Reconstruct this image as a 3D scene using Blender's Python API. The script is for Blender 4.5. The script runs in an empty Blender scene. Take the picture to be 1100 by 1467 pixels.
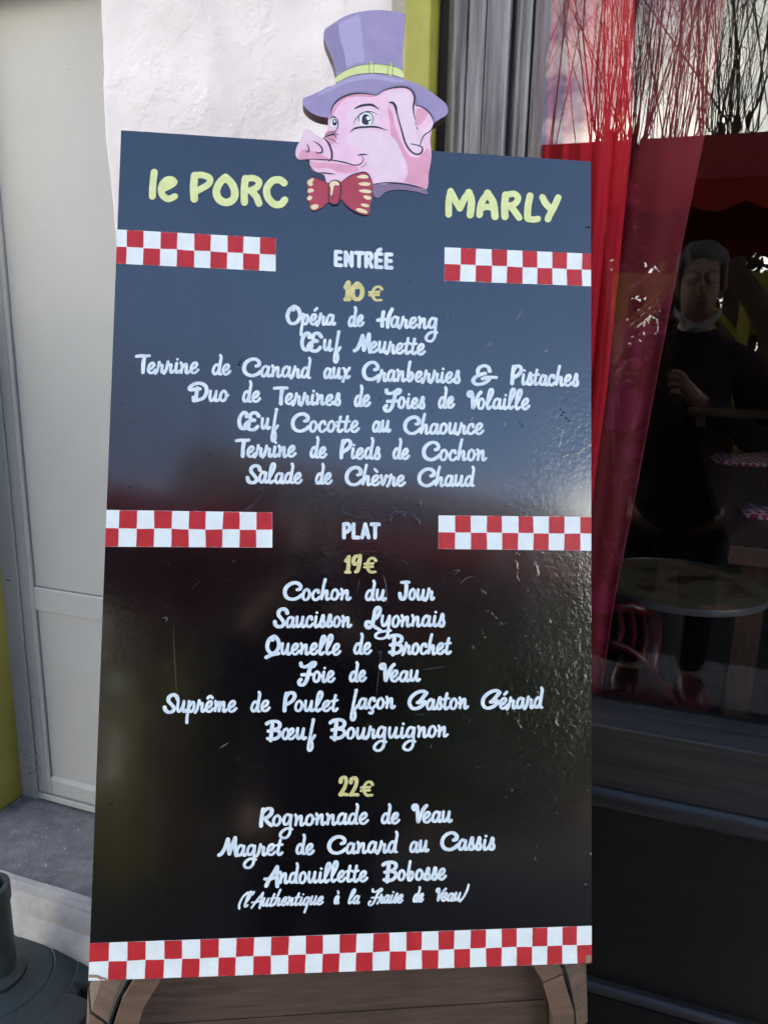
import bpy, bmesh, math, random
import numpy as np
from mathutils import Vector, Matrix, noise as mnoise
random.seed(7)
R = math.radians
C = bpy.context.scene.collection
sc = bpy.context.scene

# ---------------------------------------------------------------- camera
CAM_H = 1.30
F = 1080.0                                    # focal length in photo pixels (photo 1100 x 1467)
YAW, PITCH, ROLL = R(19.0), R(13.15), R(-1.18)
def cam_axes():
    cy, sy = math.cos(YAW), math.sin(YAW); cp, sp = math.cos(PITCH), math.sin(PITCH)
    f = Vector((-sy*cp, cy*cp, -sp)); r = Vector((cy, sy, 0)); d = f.cross(r)
    cr, sr = math.cos(ROLL), math.sin(ROLL)
    return cr*r + sr*d, -sr*r + cr*d, f
RX, DN, FW = cam_axes()
cam_data = bpy.data.cameras.new('camera')
cam = bpy.data.objects.new('camera', cam_data); C.objects.link(cam)
cam_data.sensor_fit = 'VERTICAL'; cam_data.sensor_height = 36; cam_data.sensor_width = 27
cam_data.lens = 36*F/1467
cam_data.clip_start = 0.01; cam_data.clip_end = 600
cam.matrix_world = Matrix(((RX.x, -DN.x, -FW.x, 0), (RX.y, -DN.y, -FW.y, 0), (RX.z, -DN.z, -FW.z, CAM_H), (0, 0, 0, 1)))
sc.camera = cam
O = Vector((0, 0, CAM_H))

# ---------------------------------------------------------------- world, sun, exposure
SUN_EL, SUN_AZ = R(38), R(200)                # the sun stands behind the restaurant
world = bpy.data.worlds.new('World'); sc.world = world; world.use_nodes = True
nt = world.node_tree; nt.nodes.clear()
def N(t, **k):
    n = nt.nodes.new(t)
    for a, v in k.items(): setattr(n, a, v)
    return n
sky = N('ShaderNodeTexSky', sky_type='NISHITA'); sky.sun_disc = False
sky.sun_elevation = SUN_EL; sky.sun_rotation = R(20); sky.air_density = 1.0; sky.dust_density = .6; sky.ozone_density = 2.2
bg = N('ShaderNodeBackground'); bg.inputs[1].default_value = 0.14
geo = N('ShaderNodeTexCoord')
mp = N('ShaderNodeMapping'); mp.inputs['Scale'].default_value = (1, 1, 2.2)
n1 = N('ShaderNodeTexNoise'); n1.inputs['Scale'].default_value = 2.3; n1.inputs['Detail'].default_value = 7; n1.inputs['Roughness'].default_value = 0.55
cr_ = N('ShaderNodeValToRGB'); cr_.color_ramp.elements[0].position = 0.47; cr_.color_ramp.elements[1].position = 0.66
mixs = N('ShaderNodeMixRGB'); mixs.inputs[2].default_value = (46, 43.5, 36, 1)
out = N('ShaderNodeOutputWorld')
L = nt.links.new
sep = N('ShaderNodeSeparateXYZ'); mrz = N('ShaderNodeMapRange'); mrz.inputs['From Min'].default_value = .26; mrz.inputs['From Max'].default_value = .38; mrz.inputs['To Min'].default_value = 1; mrz.inputs['To Max'].default_value = 0
mulz = N('ShaderNodeMath', operation='MULTIPLY')
L(geo.outputs['Generated'], sep.inputs[0]); L(sep.outputs[2], mrz.inputs['Value'])
L(geo.outputs['Generated'], mp.inputs[0]); L(mp.outputs[0], n1.inputs['Vector']); L(n1.outputs['Fac'], cr_.inputs[0])
L(cr_.outputs[0], mulz.inputs[0]); L(mrz.outputs[0], mulz.inputs[1]); L(mulz.outputs[0], mixs.inputs[0]); L(sky.outputs[0], mixs.inputs[1]); L(mixs.outputs[0], bg.inputs[0]); L(bg.outputs[0], out.inputs[0])

sl = bpy.data.lights.new('sun', 'SUN'); sl.energy = 3.0; sl.angle = R(0.5); sl.color = (1, 0.94, 0.85)
so = bpy.data.objects.new('sun', sl); C.objects.link(so)
_sd = Vector((math.sin(R(20))*math.cos(SUN_EL), math.cos(R(20))*math.cos(SUN_EL), math.sin(SUN_EL)))   # towards the sun: +Y
so.rotation_euler = (-_sd).to_track_quat('-Z', 'Y').to_euler()
sc.view_settings.view_transform = 'Standard'; sc.view_settings.look = 'None'
sc.view_settings.gamma = 1; sc.view_settings.use_curve_mapping = False
sc.view_settings.exposure = 1.9

# ---------------------------------------------------------------- geometry helpers
def ray(px, py): return RX*((px-550)/F) + DN*((py-733.5)/F) + FW
def at(px, py, Y):
    d = ray(px, py); return O + d*(Y/d.y)
def at_z(px, py, z):
    d = ray(px, py); return O + d*((z-CAM_H)/d.z)
YG = 1.26                                     # plane of the window glass
def mir(px, py, Yv):                          # a point seen mirrored in the glass, Yv behind the pane
    p = at(px, py, Yv); return Vector((p.x, 2*YG - p.y, p.z))

def mat(name, col, rough=0.6, spec=0.5, bump=0, bscale=40, var=0, vscale=6, col2=None, stretch=(1,1,1), metal=0, coat=0, trans=0, detail=5, bdist=0.01, seedz=0):
    m = bpy.data.materials.new(name); m.use_nodes = True; t = m.node_tree; b = t.nodes['Principled BSDF']
    b.inputs['Base Color'].default_value = (*col, 1); b.inputs['Roughness'].default_value = rough
    b.inputs['Specular IOR Level'].default_value = spec; b.inputs['Metallic'].default_value = metal
    b.inputs['Coat Weight'].default_value = coat; b.inputs['Coat Roughness'].default_value = 0.08
    tc = t.nodes.new('ShaderNodeTexCoord'); mp = t.nodes.new('ShaderNodeMapping'); mp.inputs['Scale'].default_value = stretch
    mp.inputs['Location'].default_value = (seedz, seedz*.7, seedz*.3)
    t.links.new(tc.outputs['Object'], mp.inputs[0])
    if var or col2:
        n = t.nodes.new('ShaderNodeTexNoise'); n.inputs['Scale'].default_value = vscale; n.inputs['Detail'].default_value = detail; n.inputs['Roughness'].default_value = .65
        t.links.new(mp.outputs[0], n.inputs['Vector'])
        r = t.nodes.new('ShaderNodeValToRGB'); r.color_ramp.elements[0].position = .3; r.color_ramp.elements[1].position = .7
        c2 = col2 or tuple(c*(1-var) for c in col)
        r.color_ramp.elements[0].color = (*c2, 1); r.color_ramp.elements[1].color = (*(col if col2 else tuple(min(1, c*(1+var)) for c in col)), 1)
        t.links.new(n.outputs['Fac'], r.inputs[0]); t.links.new(r.outputs[0], b.inputs['Base Color'])
    if bump:
        n = t.nodes.new('ShaderNodeTexNoise'); n.inputs['Scale'].default_value = bscale; n.inputs['Detail'].default_value = 6
        t.links.new(mp.outputs[0], n.inputs['Vector'])
        bp = t.nodes.new('ShaderNodeBump'); bp.inputs['Strength'].default_value = bump; bp.inputs['Distance'].default_value = bdist
        t.links.new(n.outputs['Fac'], bp.inputs['Height']); t.links.new(bp.outputs[0], b.inputs['Normal'])
    return m

def tag(o, label=None, cat=None, group=None, kind=None):
    if label: o['label'] = label
    if cat: o['category'] = cat
    if group: o['group'] = group
    if kind: o['kind'] = kind
    return o
def empty(name, loc=(0, 0, 0), label=None, cat=None, group=None):
    o = bpy.data.objects.new(name, None); C.objects.link(o); o.location = loc
    o.empty_display_size = .05
    return tag(o, label, cat, group)
def link(name, me, m, parent=None, smooth=False):
    if m is not None and not me.materials:
        for x in (m if isinstance(m, (list, tuple)) else [m]): me.materials.append(x)
    if smooth:
        for p in me.polygons: p.use_smooth = True
    o = bpy.data.objects.new(name, me); C.objects.link(o)
    if parent is not None:
        o.parent = parent
        w = Vector((0, 0, 0)); q = parent
        while q is not None: w += q.location; q = q.parent
        o.location = -w                       # meshes are written in world coordinates
    return o
class MB:
    def __init__(s): s.v = []; s.f = []; s.mi = []
    def add(s, v, f, mi=0):
        n = len(s.v); s.v += [tuple(x) for x in v]; s.f += [tuple(i+n for i in q) for q in f]; s.mi += [mi]*len(f); return s
    def box(s, a, b, mi=0):
        x0, y0, z0 = a; x1, y1, z1 = b
        s.add([(x0,y0,z0),(x1,y0,z0),(x1,y1,z0),(x0,y1,z0),(x0,y0,z1),(x1,y0,z1),(x1,y1,z1),(x0,y1,z1)],
              [(0,3,2,1),(4,5,6,7),(0,1,5,4),(1,2,6,5),(2,3,7,6),(3,0,4,7)], mi); return s
    def obox(s, o, ax, ay, az, mi=0):         # oriented box from a corner and three edge vectors
        o = Vector(o); ax = Vector(ax); ay = Vector(ay); az = Vector(az)
        v = [o, o+ax, o+ax+ay, o+ay, o+az, o+ax+az, o+ax+ay+az, o+ay+az]
        s.add(v, [(0,3,2,1),(4,5,6,7),(0,1,5,4),(1,2,6,5),(2,3,7,6),(3,0,4,7)], mi); return s
    def tube(s, pts, rad, n=8, mi=0, cap=True):
        pts = [Vector(p) for p in pts]; k = len(pts)
        if not isinstance(rad, (list, tuple)): rad = [rad]*k
        v = []; prev = None
        for i, p in enumerate(pts):
            t = (pts[min(i+1, k-1)] - pts[max(i-1, 0)]).normalized()
            if prev is None:
                a = Vector((0, 0, 1)) if abs(t.z) < .9 else Vector((1, 0, 0)); u = t.cross(a).normalized()
            else: u = (prev - t*prev.dot(t)).normalized()
            prev = u; w = t.cross(u)
            v += [p + (u*math.cos(2*math.pi*j/n) + w*math.sin(2*math.pi*j/n))*rad[i] for j in range(n)]
        f = [(i*n+j, i*n+(j+1) % n, (i+1)*n+(j+1) % n, (i+1)*n+j) for i in range(k-1) for j in range(n)]
        if cap: f += [tuple(range(n-1, -1, -1)), tuple((k-1)*n+j for j in range(n))]
        return s.add(v, f, mi)
    def lathe(s, c, prof, n=48, mi=0, ax=None):   # prof: (radius, height) pairs; ax: (X, Y, Z) frame
        X, Y, Z = ax or (Vector((1,0,0)), Vector((0,1,0)), Vector((0,0,1))); c = Vector(c)
        v = [c + (X*math.cos(2*math.pi*j/n) + Y*math.sin(2*math.pi*j/n))*r + Z*h for r, h in prof for j in range(n)]
        k = len(prof)
        return s.add(v, [(i*n+j, i*n+(j+1) % n, (i+1)*n+(j+1) % n, (i+1)*n+j) for i in range(k-1) for j in range(n)], mi)
    def extr(s, poly, axis, a, b, mi=0):      # polygon in two axes pulled along the third from a to b
        n = len(poly)
        def P(q, h): return {'x': (h, q[0], q[1]), 'y': (q[0], h, q[1]), 'z': (q[0], q[1], h)}[axis]
        s.add([P(q, a) for q in poly] + [P(q, b) for q in poly],
              [tuple(range(n)), tuple(range(2*n-1, n-1, -1))] + [(i, i+n, (i+1) % n+n, (i+1) % n) for i in range(n)], mi); return s
    def mesh(s, name, fix=True):
        me = bpy.data.meshes.new(name); me.from_pydata(s.v, [], s.f); me.polygons.foreach_set('material_index', s.mi)
        if fix:
            b = bmesh.new(); b.from_mesh(me); bmesh.ops.recalc_face_normals(b, faces=b.faces); b.to_mesh(me); b.free()
        me.update(); return me
    def build(s, name, m, parent=None, smooth=False, bevel=0, fix=True, angle=None):
        o = link(name, s.mesh(name, fix), m, parent, smooth)
        if bevel:
            md = o.modifiers.new('bevel', 'BEVEL'); md.width = bevel; md.segments = 2; md.limit_method = 'ANGLE'
        if angle: 
            me = o.data
            for p in me.polygons: p.use_smooth = True
            me.set_sharp_from_angle(angle=R(angle))
        return o

# ---------------------------------------------------------------- materials
M = {}
M['door'] = mat('door_pvc', (.365, .352, .338), .42, .45, bump=.05, bscale=900, var=.06, vscale=3)
M['yellow'] = mat('yellow_paint', (.335, .31, .055), .5, .4, bump=.15, bscale=120, var=.16, vscale=9)
M['post_wood'] = mat('pale_jamb', (.42, .37, .32), .8, .2, bump=.3, bscale=60, var=.2, vscale=20)
M['darkgap'] = mat('dark_gap_wood', (.035, .022, .024), .6)
M['step'] = mat('asphalt_step', (.20, .188, .182), .9, .3, bump=.6, bscale=260, var=.3, vscale=30, bdist=.003)
M['stone'] = mat('worn_stone', (.40, .37, .35), .8, .3, bump=.5, bscale=80, var=.2, vscale=14, bdist=.004)
M['ground'] = mat('pavement', (.034, .032, .032), .9, .3, bump=.5, bscale=150, var=.3, vscale=12, bdist=.004)
M['paving'] = mat('pale_paving', (.27, .25, .235), .9, .3, bump=.6, bscale=120, var=.35, vscale=16, bdist=.004)
M['base'] = mat('green_black_plastic', (.035, .05, .05), .5, .5, bump=.35, bscale=200, var=.35, vscale=18, bdist=.002)
M['oak'] = mat('stave_oak', (.135, .082, .058), .6, .4, bump=.3, bscale=30, var=.3, vscale=12, stretch=(1, 1, 7), bdist=.002)
M['oak_dark'] = mat('head_oak', (.080, .050, .039), .55, .4, bump=.35, bscale=18, var=.4, vscale=9, stretch=(1.2, 1.2, 14), bdist=.002)
M['iron'] = mat('hoop_iron', (.03, .028, .03), .6, .4, metal=.6, var=.3)
M['red_cloth'] = mat('red_drape', (.85, .025, .05), .85, .2, bump=.1, bscale=300)
M['table'] = mat('table_wood', (.12, .055, .038), .45, .4, var=.4, vscale=10, stretch=(8, 1, 1))
M['red_chair'] = mat('red_chair_paint', (.085, .005, .009), .35, .5)
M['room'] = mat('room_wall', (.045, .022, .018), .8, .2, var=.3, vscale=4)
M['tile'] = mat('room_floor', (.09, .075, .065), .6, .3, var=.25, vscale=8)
M['canopy'] = mat('canopy_canvas', (.42, .035, .02), .85, .2, var=.12, vscale=6)
M['gazebo'] = mat('gazebo_paint', (.34, .28, .04), .6, .3, var=.15)
M['bark'] = mat('bark', (.10, .065, .045), .9, .1, bump=.8, bscale=30, var=.35, vscale=10)
M['render'] = mat('opposite_render', (.06, .045, .036), .9, .2, var=.15, vscale=2)
M['rooft'] = mat('roof_tile', (.12, .07, .05), .8, .2, var=.3, vscale=5)
M['leaf'] = mat('ivy_leaf', (.03, .045, .02), .7, .2, var=.5, vscale=3)

def wood_black():                             # stained dark shopfront wood, paler along the grain
    def f(name, stretch, c1, c2, gscale=26):
        m = bpy.data.materials.new(name); m.use_nodes = True; t = m.node_tree; b = t.nodes['Principled BSDF']
        tc = t.nodes.new('ShaderNodeTexCoord'); mp = t.nodes.new('ShaderNodeMapping'); mp.inputs['Scale'].default_value = stretch
        t.links.new(tc.outputs['Object'], mp.inputs[0])
        n = t.nodes.new('ShaderNodeTexNoise'); n.inputs['Scale'].default_value = gscale; n.inputs['Detail'].default_value = 8; n.inputs['Roughness'].default_value = .7
        n2 = t.nodes.new('ShaderNodeTexNoise'); n2.inputs['Scale'].default_value = gscale*6; n2.inputs['Detail'].default_value = 4
        t.links.new(mp.outputs[0], n.inputs['Vector']); t.links.new(mp.outputs[0], n2.inputs['Vector'])
        mx = t.nodes.new('ShaderNodeMath'); mx.operation = 'MULTIPLY_ADD'; mx.inputs[1].default_value = .35
        t.links.new(n2.outputs['Fac'], mx.inputs[0]); t.links.new(n.outputs['Fac'], mx.inputs[2])
        r = t.nodes.new('ShaderNodeValToRGB'); r.color_ramp.elements[0].position = .52; r.color_ramp.elements[1].position = .86
        r.color_ramp.elements[0].color = (*c1, 1); r.color_ramp.elements[1].color = (*c2, 1)
        t.links.new(mx.outputs[0], r.inputs[0]); t.links.new(r.outputs[0], b.inputs['Base Color'])
        b.inputs['Roughness'].default_value = .42; b.inputs['Specular IOR Level'].default_value = .6
        bp = t.nodes.new('ShaderNodeBump'); bp.inputs['Strength'].default_value = .35; bp.inputs['Distance'].default_value = .002
        t.links.new(mx.outputs[0], bp.inputs['Height']); t.links.new(bp.outputs[0], b.inputs['Normal'])
        return m
    M['wood_v'] = f('stained_wood_upright', (1, 1, .04), (.022, .018, .017), (.36, .335, .35))
    M['wood_h'] = f('stained_wood_level', (.05, 1, 1), (.006, .005, .005), (.034, .028, .026))
    M['panel'] = f('black_panel_wood', (.15, 1, 1), (.005, .004, .004), (.011, .008, .007), 8)
    M['panel'].node_tree.nodes['Principled BSDF'].inputs['Specular IOR Level'].default_value = .3
wood_black()

def plaster():
    m = bpy.data.materials.new('trowelled_plaster'); m.use_nodes = True; t = m.node_tree; b = t.nodes['Principled BSDF']
    b.inputs['Roughness'].default_value = .9; b.inputs['Specular IOR Level'].default_value = .2
    tc = t.nodes.new('ShaderNodeTexCoord')
    n = t.nodes.new('ShaderNodeTexNoise'); n.inputs['Scale'].default_value = 9; n.inputs['Detail'].default_value = 6; n.inputs['Roughness'].default_value = .62; n.inputs['Distortion'].default_value = .15
    n2 = t.nodes.new('ShaderNodeTexNoise'); n2.inputs['Scale'].default_value = 42; n2.inputs['Detail'].default_value = 5; n2.inputs['Distortion'].default_value = .3
    n3 = t.nodes.new('ShaderNodeTexNoise'); n3.inputs['Scale'].default_value = 5
    for x in (n, n2, n3): t.links.new(tc.outputs['Object'], x.inputs['Vector'])
    cr = t.nodes.new('ShaderNodeValToRGB'); cr.color_ramp.elements[0].position = .48; cr.color_ramp.elements[1].position = .60
    t.links.new(n.outputs['Fac'], cr.inputs[0])
    cr2 = t.nodes.new('ShaderNodeValToRGB'); cr2.color_ramp.elements[0].position = .35; cr2.color_ramp.elements[1].position = .7
    t.links.new(n2.outputs['Fac'], cr2.inputs[0])
    a = t.nodes.new('ShaderNodeMath'); a.operation = 'MULTIPLY_ADD'; a.inputs[1].default_value = .55
    t.links.new(cr2.outputs[0], a.inputs[0]); t.links.new(cr.outputs[0], a.inputs[2])
    bp = t.nodes.new('ShaderNodeBump'); bp.inputs['Strength'].default_value = .5; bp.inputs['Distance'].default_value = .004
    t.links.new(a.outputs[0], bp.inputs['Height']); t.links.new(bp.outputs[0], b.inputs['Normal'])
    c = t.nodes.new('ShaderNodeValToRGB'); c.color_ramp.elements[0].color = (.66, .585, .57, 1); c.color_ramp.elements[1].color = (.78, .705, .695, 1)
    c.color_ramp.elements[0].position = .35; c.color_ramp.elements[1].position = .65
    t.links.new(n3.outputs['Fac'], c.inputs[0]); t.links.new(c.outputs[0], b.inputs['Base Color'])
    return m
M['plaster'] = plaster()

def glass():
    m = bpy.data.materials.new('window_glass'); m.use_nodes = True; t = m.node_tree; t.nodes.clear()
    o = t.nodes.new('ShaderNodeOutputMaterial'); mx = t.nodes.new('ShaderNodeMixShader'); tr = t.nodes.new('ShaderNodeBsdfTransparent'); gl = t.nodes.new('ShaderNodeBsdfGlossy')
    tr.inputs[0].default_value = (.88, .90, .89, 1); gl.inputs['Roughness'].default_value = 0.0
    fr = t.nodes.new('ShaderNodeFresnel'); fr.inputs['IOR'].default_value = 1.5
    mu = t.nodes.new('ShaderNodeMath'); mu.operation = 'MULTIPLY'; mu.inputs[1].default_value = 1.25; mu.use_clamp = True
    ge = t.nodes.new('ShaderNodeNewGeometry'); io = t.nodes.new('ShaderNodeMath'); io.operation = 'MULTIPLY_ADD'; io.inputs[1].default_value = -.83333; io.inputs[2].default_value = 1.5   # leaving the pane reflects as entering it
    t.links.new(ge.outputs['Backfacing'], io.inputs[0]); t.links.new(io.outputs[0], fr.inputs['IOR'])
    t.links.new(fr.outputs[0], mu.inputs[0]); t.links.new(mu.outputs[0], mx.inputs[0]); t.links.new(tr.outputs[0], mx.inputs[1]); t.links.new(gl.outputs[0], mx.inputs[2]); t.links.new(mx.outputs[0], o.inputs[0])
    return m
M['glass'] = glass()

def damask():
    m = bpy.data.materials.new('damask_cloth'); m.use_nodes = True; t = m.node_tree; b = t.nodes['Principled BSDF']
    b.inputs['Roughness'].default_value = .7
    tc = t.nodes.new('ShaderNodeTexCoord')
    n = t.nodes.new('ShaderNodeTexNoise'); n.inputs['Scale'].default_value = 16; n.inputs['Detail'].default_value = 1.5; n.inputs['Distortion'].default_value = 2.6
    w = t.nodes.new('ShaderNodeTexVoronoi'); w.inputs['Scale'].default_value = 9
    t.links.new(tc.outputs['Object'], n.inputs['Vector']); t.links.new(tc.outputs['Object'], w.inputs['Vector'])
    a = t.nodes.new('ShaderNodeMath'); a.operation = 'SUBTRACT'; t.links.new(n.outputs['Fac'], a.inputs[0]); t.links.new(w.outputs['Distance'], a.inputs[1])
    r = t.nodes.new('ShaderNodeValToRGB'); r.color_ramp.elements[0].position = .12; r.color_ramp.elements[1].position = .15
    r.color_ramp.elements[0].color = (.23, .004, .016, 1); r.color_ramp.elements[1].color = (.33, .012, .062, 1)
    t.links.new(a.outputs[0], r.inputs[0]); t.links.new(r.outputs[0], b.inputs['Base Color'])
    return m
M['damask'] = damask()

def board_mat():                              # black enamel with orange peel, pits and brush drag
    m = bpy.data.materials.new('black_enamel'); m.use_nodes = True; t = m.node_tree; b = t.nodes['Principled BSDF']
    b.inputs['Specular IOR Level'].default_value = 1.0; b.inputs['Coat Weight'].default_value = 1; b.inputs['Coat IOR'].default_value = 1.6; b.inputs['Coat Roughness'].default_value = .09
    tc = t.nodes.new('ShaderNodeTexCoord')
    def nz(s, d=4, dist=0, st=(1, 1, 1)):
        mp = t.nodes.new('ShaderNodeMapping'); mp.inputs['Scale'].default_value = st
        t.links.new(tc.outputs['Object'], mp.inputs[0])
        n = t.nodes.new('ShaderNodeTexNoise'); n.inputs['Scale'].default_value = s; n.inputs['Detail'].default_value = d; n.inputs['Distortion'].default_value = dist
        t.links.new(mp.outputs[0], n.inputs['Vector']); return n
    peel = nz(150, 3, .5); wide = nz(5, 2); drag = nz(60, 3, 0, (1, 1, .08)); blot = nz(38, 5, 1.5)
    ms = t.nodes.new('ShaderNodeValToRGB'); ms.color_ramp.elements[0].position = .42; ms.color_ramp.elements[1].position = .68   # where the peel is heavy
    t.links.new(wide.outputs['Fac'], ms.inputs[0])
    pm = t.nodes.new('ShaderNodeMath'); pm.operation = 'MULTIPLY'; t.links.new(peel.outputs['Fac'], pm.inputs[0]); t.links.new(ms.outputs[0], pm.inputs[1])
    bl = t.nodes.new('ShaderNodeValToRGB'); bl.color_ramp.elements[0].position = .66; bl.color_ramp.elements[1].position = .72
    t.links.new(blot.outputs['Fac'], bl.inputs[0])
    s1 = t.nodes.new('ShaderNodeMath'); s1.operation = 'MULTIPLY_ADD'; s1.inputs[1].default_value = .25; t.links.new(drag.outputs['Fac'], s1.inputs[0]); t.links.new(pm.outputs[0], s1.inputs[2])
    s2 = t.nodes.new('ShaderNodeMath'); s2.operation = 'MULTIPLY_ADD'; s2.inputs[1].default_value = .35; t.links.new(bl.outputs[0], s2.inputs[0]); t.links.new(s1.outputs[0], s2.inputs[2])
    bp = t.nodes.new('ShaderNodeBump'); bp.inputs['Strength'].default_value = .36; bp.inputs['Distance'].default_value = .0012
    t.links.new(s2.outputs[0], bp.inputs['Height']); t.links.new(bp.outputs[0], b.inputs['Normal'])
    v = nz(14, 6, .3); c = t.nodes.new('ShaderNodeValToRGB'); c.color_ramp.elements[0].color = (.001, .001, .0016, 1); c.color_ramp.elements[1].color = (.003, .0027, .004, 1)
    t.links.new(v.outputs['Fac'], c.inputs[0]); t.links.new(c.outputs[0], b.inputs['Base Color'])
    rr = t.nodes.new('ShaderNodeMapRange'); rr.inputs['To Min'].default_value = .11; rr.inputs['To Max'].default_value = .22
    t.links.new(v.outputs['Fac'], rr.inputs['Value']); t.links.new(rr.outputs[0], b.inputs['Roughness'])
    return m
M['enamel'] = board_mat()
def paint(name, col, var=.1, vs=120, rough=.45):
    return mat(name, col, rough, .4, var=var, vscale=vs, detail=3, bump=.15, bscale=300, bdist=.0006)
M['letter'] = mat('white_lettering', (.82, .87, .88), .5, .3, col2=(.60, .68, .75), vscale=95, detail=2)
M['gold'] = mat('gold_lettering', (.74, .66, .30), .5, .3, col2=(.58, .50, .20), vscale=110, detail=2)
M['title'] = mat('yellow_lettering', (.77, .80, .39), .5, .3, col2=(.66, .70, .30), vscale=70, detail=2)
M['white'] = paint('white_square', (.80, .84, .83), .05, 60)
M['red'] = paint('red_square', (.50, .022, .03), .12, 60)
M['ply'] = mat('raw_plywood', (.30, .20, .13), .8, .2, bump=.3, bscale=200, var=.3, vscale=80)
M['edge'] = mat('board_edge', (.02, .018, .018), .6)

# ---------------------------------------------------------------- the menu board's own frame
SC = 1.2/1.45
B_YAW, B_LEAN, B_TW = R(24.56), R(16.62), R(-1.32)
B_O = Vector((-0.32066*SC, 0.81731*SC, -0.86407*SC + CAM_H)); B_W = 0.70*SC; B_H = 1.18845*SC
_u = Vector((math.cos(B_YAW), math.sin(B_YAW), 0)); _n = Vector((-math.sin(B_YAW), math.cos(B_YAW), 0))
_v = Vector((0, 0, 1))*math.cos(B_LEAN) + _n*math.sin(B_LEAN)
BU = math.cos(B_TW)*_u + math.sin(B_TW)*_v; BV = -math.sin(B_TW)*_u + math.cos(B_TW)*_v
BN = BU.cross(BV)                             # outwards, towards the reader
if BN.y > 0: BN = -BN
CORN = [(173, 185), (845, 233), (848, 1381.5), (128, 1404)]     # photo: top left, top right, bottom right, bottom left
def homography(src, dst):
    A = []
    for (x, y), (X, Y) in zip(src, dst):
        A.append([x, y, 1, 0, 0, 0, -X*x, -X*y, -X]); A.append([0, 0, 0, x, y, 1, -Y*x, -Y*y, -Y])
    return np.linalg.svd(np.array(A, float))[2][-1].reshape(3, 3)
HM = homography(CORN, [(-B_W/2, B_H), (B_W/2, B_H), (B_W/2, 0), (-B_W/2, 0)])
def uv(px, py):
    q = HM @ np.array([px, py, 1.0]); return q[0]/q[2], q[1]/q[2]
def bp(u, v, n=0.0): return B_O + BU*u + BV*v + BN*n
def bpx(px, py, n=0.0): return bp(*uv(px, py), n)

# ================================================================ SETTING
g = MB(); g.box((-60, -80, -0.3), (60, 40, 0)); tag(g.build('ground', M['ground']), kind='structure')
g = MB(); g.box((-7, -.7, -.1), (7, 1.19, .004)); tag(g.build('pavement', M['paving']), kind='structure')
YF = 1.20                                     # the shopfront's plane
YD = 1.275                                    # the entrance door stands back
STEP_Z = 0.18
# raised doorstep with a worn stone nosing
y_edge = at_z(65, 1268, STEP_Z).y; y_nose = at_z(65, 1290, STEP_Z-.005).y
s = MB(); s.box((-3.2, y_edge, 0), (at(150, 1200, YD).x+.21, 1.75, STEP_Z)); tag(s.build('doorstep', M['step'], bevel=.004), kind='structure')
s = MB()
prof = [(y_edge, STEP_Z+.004), (y_edge, 0), (y_nose-.015, 0), (y_nose-.022, .06), (y_nose-.012, .115), (y_nose-.001, .125), (y_nose-.001, .138), (y_nose+.003, STEP_Z-.022), (y_nose+.010, STEP_Z-.014), (y_nose+.010, STEP_Z-.008), (y_nose+.020, STEP_Z-.004), (y_nose+.020, STEP_Z+.001)]
xa, xb = -3.2, at(150, 1200, YD).x+.21
k = 60; vs = []; fs = []
for i in range(k+1):
    x = xa+(xb-xa)*i/k
    vs += [(x, y+.0016*mnoise.noise(Vector((x*9, z*30, 1))), z+.0010*mnoise.noise(Vector((x*14, y*30, 7)))) for y, z in prof]
n = len(prof)
fs = [(i*n+j, (i+1)*n+j, (i+1)*n+(j+1) % n, i*n+(j+1) % n) for i in range(k) for j in range(n)] + [tuple(range(n)), tuple(range(k*n+n-1, k*n-1, -1))]
s.add(vs, fs); tag(s.build('kerbstone', M['stone'], angle=40), kind='structure')

# ---- the restaurant building
bld = empty('restaurant_building', (0, YF, 0), 'restaurant facade with white trowelled wall, grey door and dark wooden shop window', 'building')
# plaster pier between door and yellow post, with an uneven left arris and a thickness into the door recess
edge_px = [(132, -400), (136, -200), (140, 0), (145, 60), (146, 150), (151, 212), (155, 240), (156, 270), (160, 320), (166, 380), (170, 440), (168, 520), (172, 640), (174, 800), (172, 1000), (170, 1160)]
ep = [at(a, b, YF) for a, b in edge_px][::-1]
def edge_x(z):
    if z <= ep[0].z: return ep[0].x
    for a, b in zip(ep, ep[1:]):
        if a.z <= z <= b.z: return a.x+(b.x-a.x)*(z-a.z)/max(1e-6, b.z-a.z)
    return ep[-1].x
XY0 = at(581, 100, YF).x                      # plaster meets the post here
nz_, nx_ = 260, 110
vs = []; fs = []
for j in range(nz_+1):
    z = STEP_Z - .18 + (3.2)*j/nz_
    xl = edge_x(z)+.003*mnoise.noise(Vector((z*11, 3, 1)))+.0015*mnoise.noise(Vector((z*40, 3, 1)))
    row = [(xl-.004, YD+.05, z), (xl-.003, YF+.03, z), (xl+.001, YF+.008, z)]
    for i in range(nx_+1):
        x = xl+.006+(XY0-xl-.006)*i/nx_
        d = .0045*mnoise.noise(Vector((x*5, z*5, 0)))+.0022*mnoise.noise(Vector((x*17, z*13, 4)))
        q = mnoise.noise(Vector((x*9+3, z*8, 9))); d += .0028*max(0, min(1, (q-.12)*7))
        row.append((x, YF-d, z))
    vs += row
n = nx_+4
fs = [(j*n+i, j*n+i+1, (j+1)*n+i+1, (j+1)*n+i) for j in range(nz_) for i in range(n-1)]
me = bpy.data.meshes.new('plaster_pier'); me.from_pydata(vs, [], fs); link('plaster_pier', me, M['plaster'], bld, True)
zt = STEP_Z-.18+3.2
w = MB(); w.box((-6, YF, zt-.6+.002), (6, 9, 11.5)); w.box((-6, YF, 0), (-1.75, 9, zt-.6)); w.box((2.2, YF, 0), (6, 9, zt-.6)); w.box((-1.75, 8.9, 0), (2.2, 9, zt-.6))
w.build('upper_wall', M['plaster'], bld)
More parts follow.
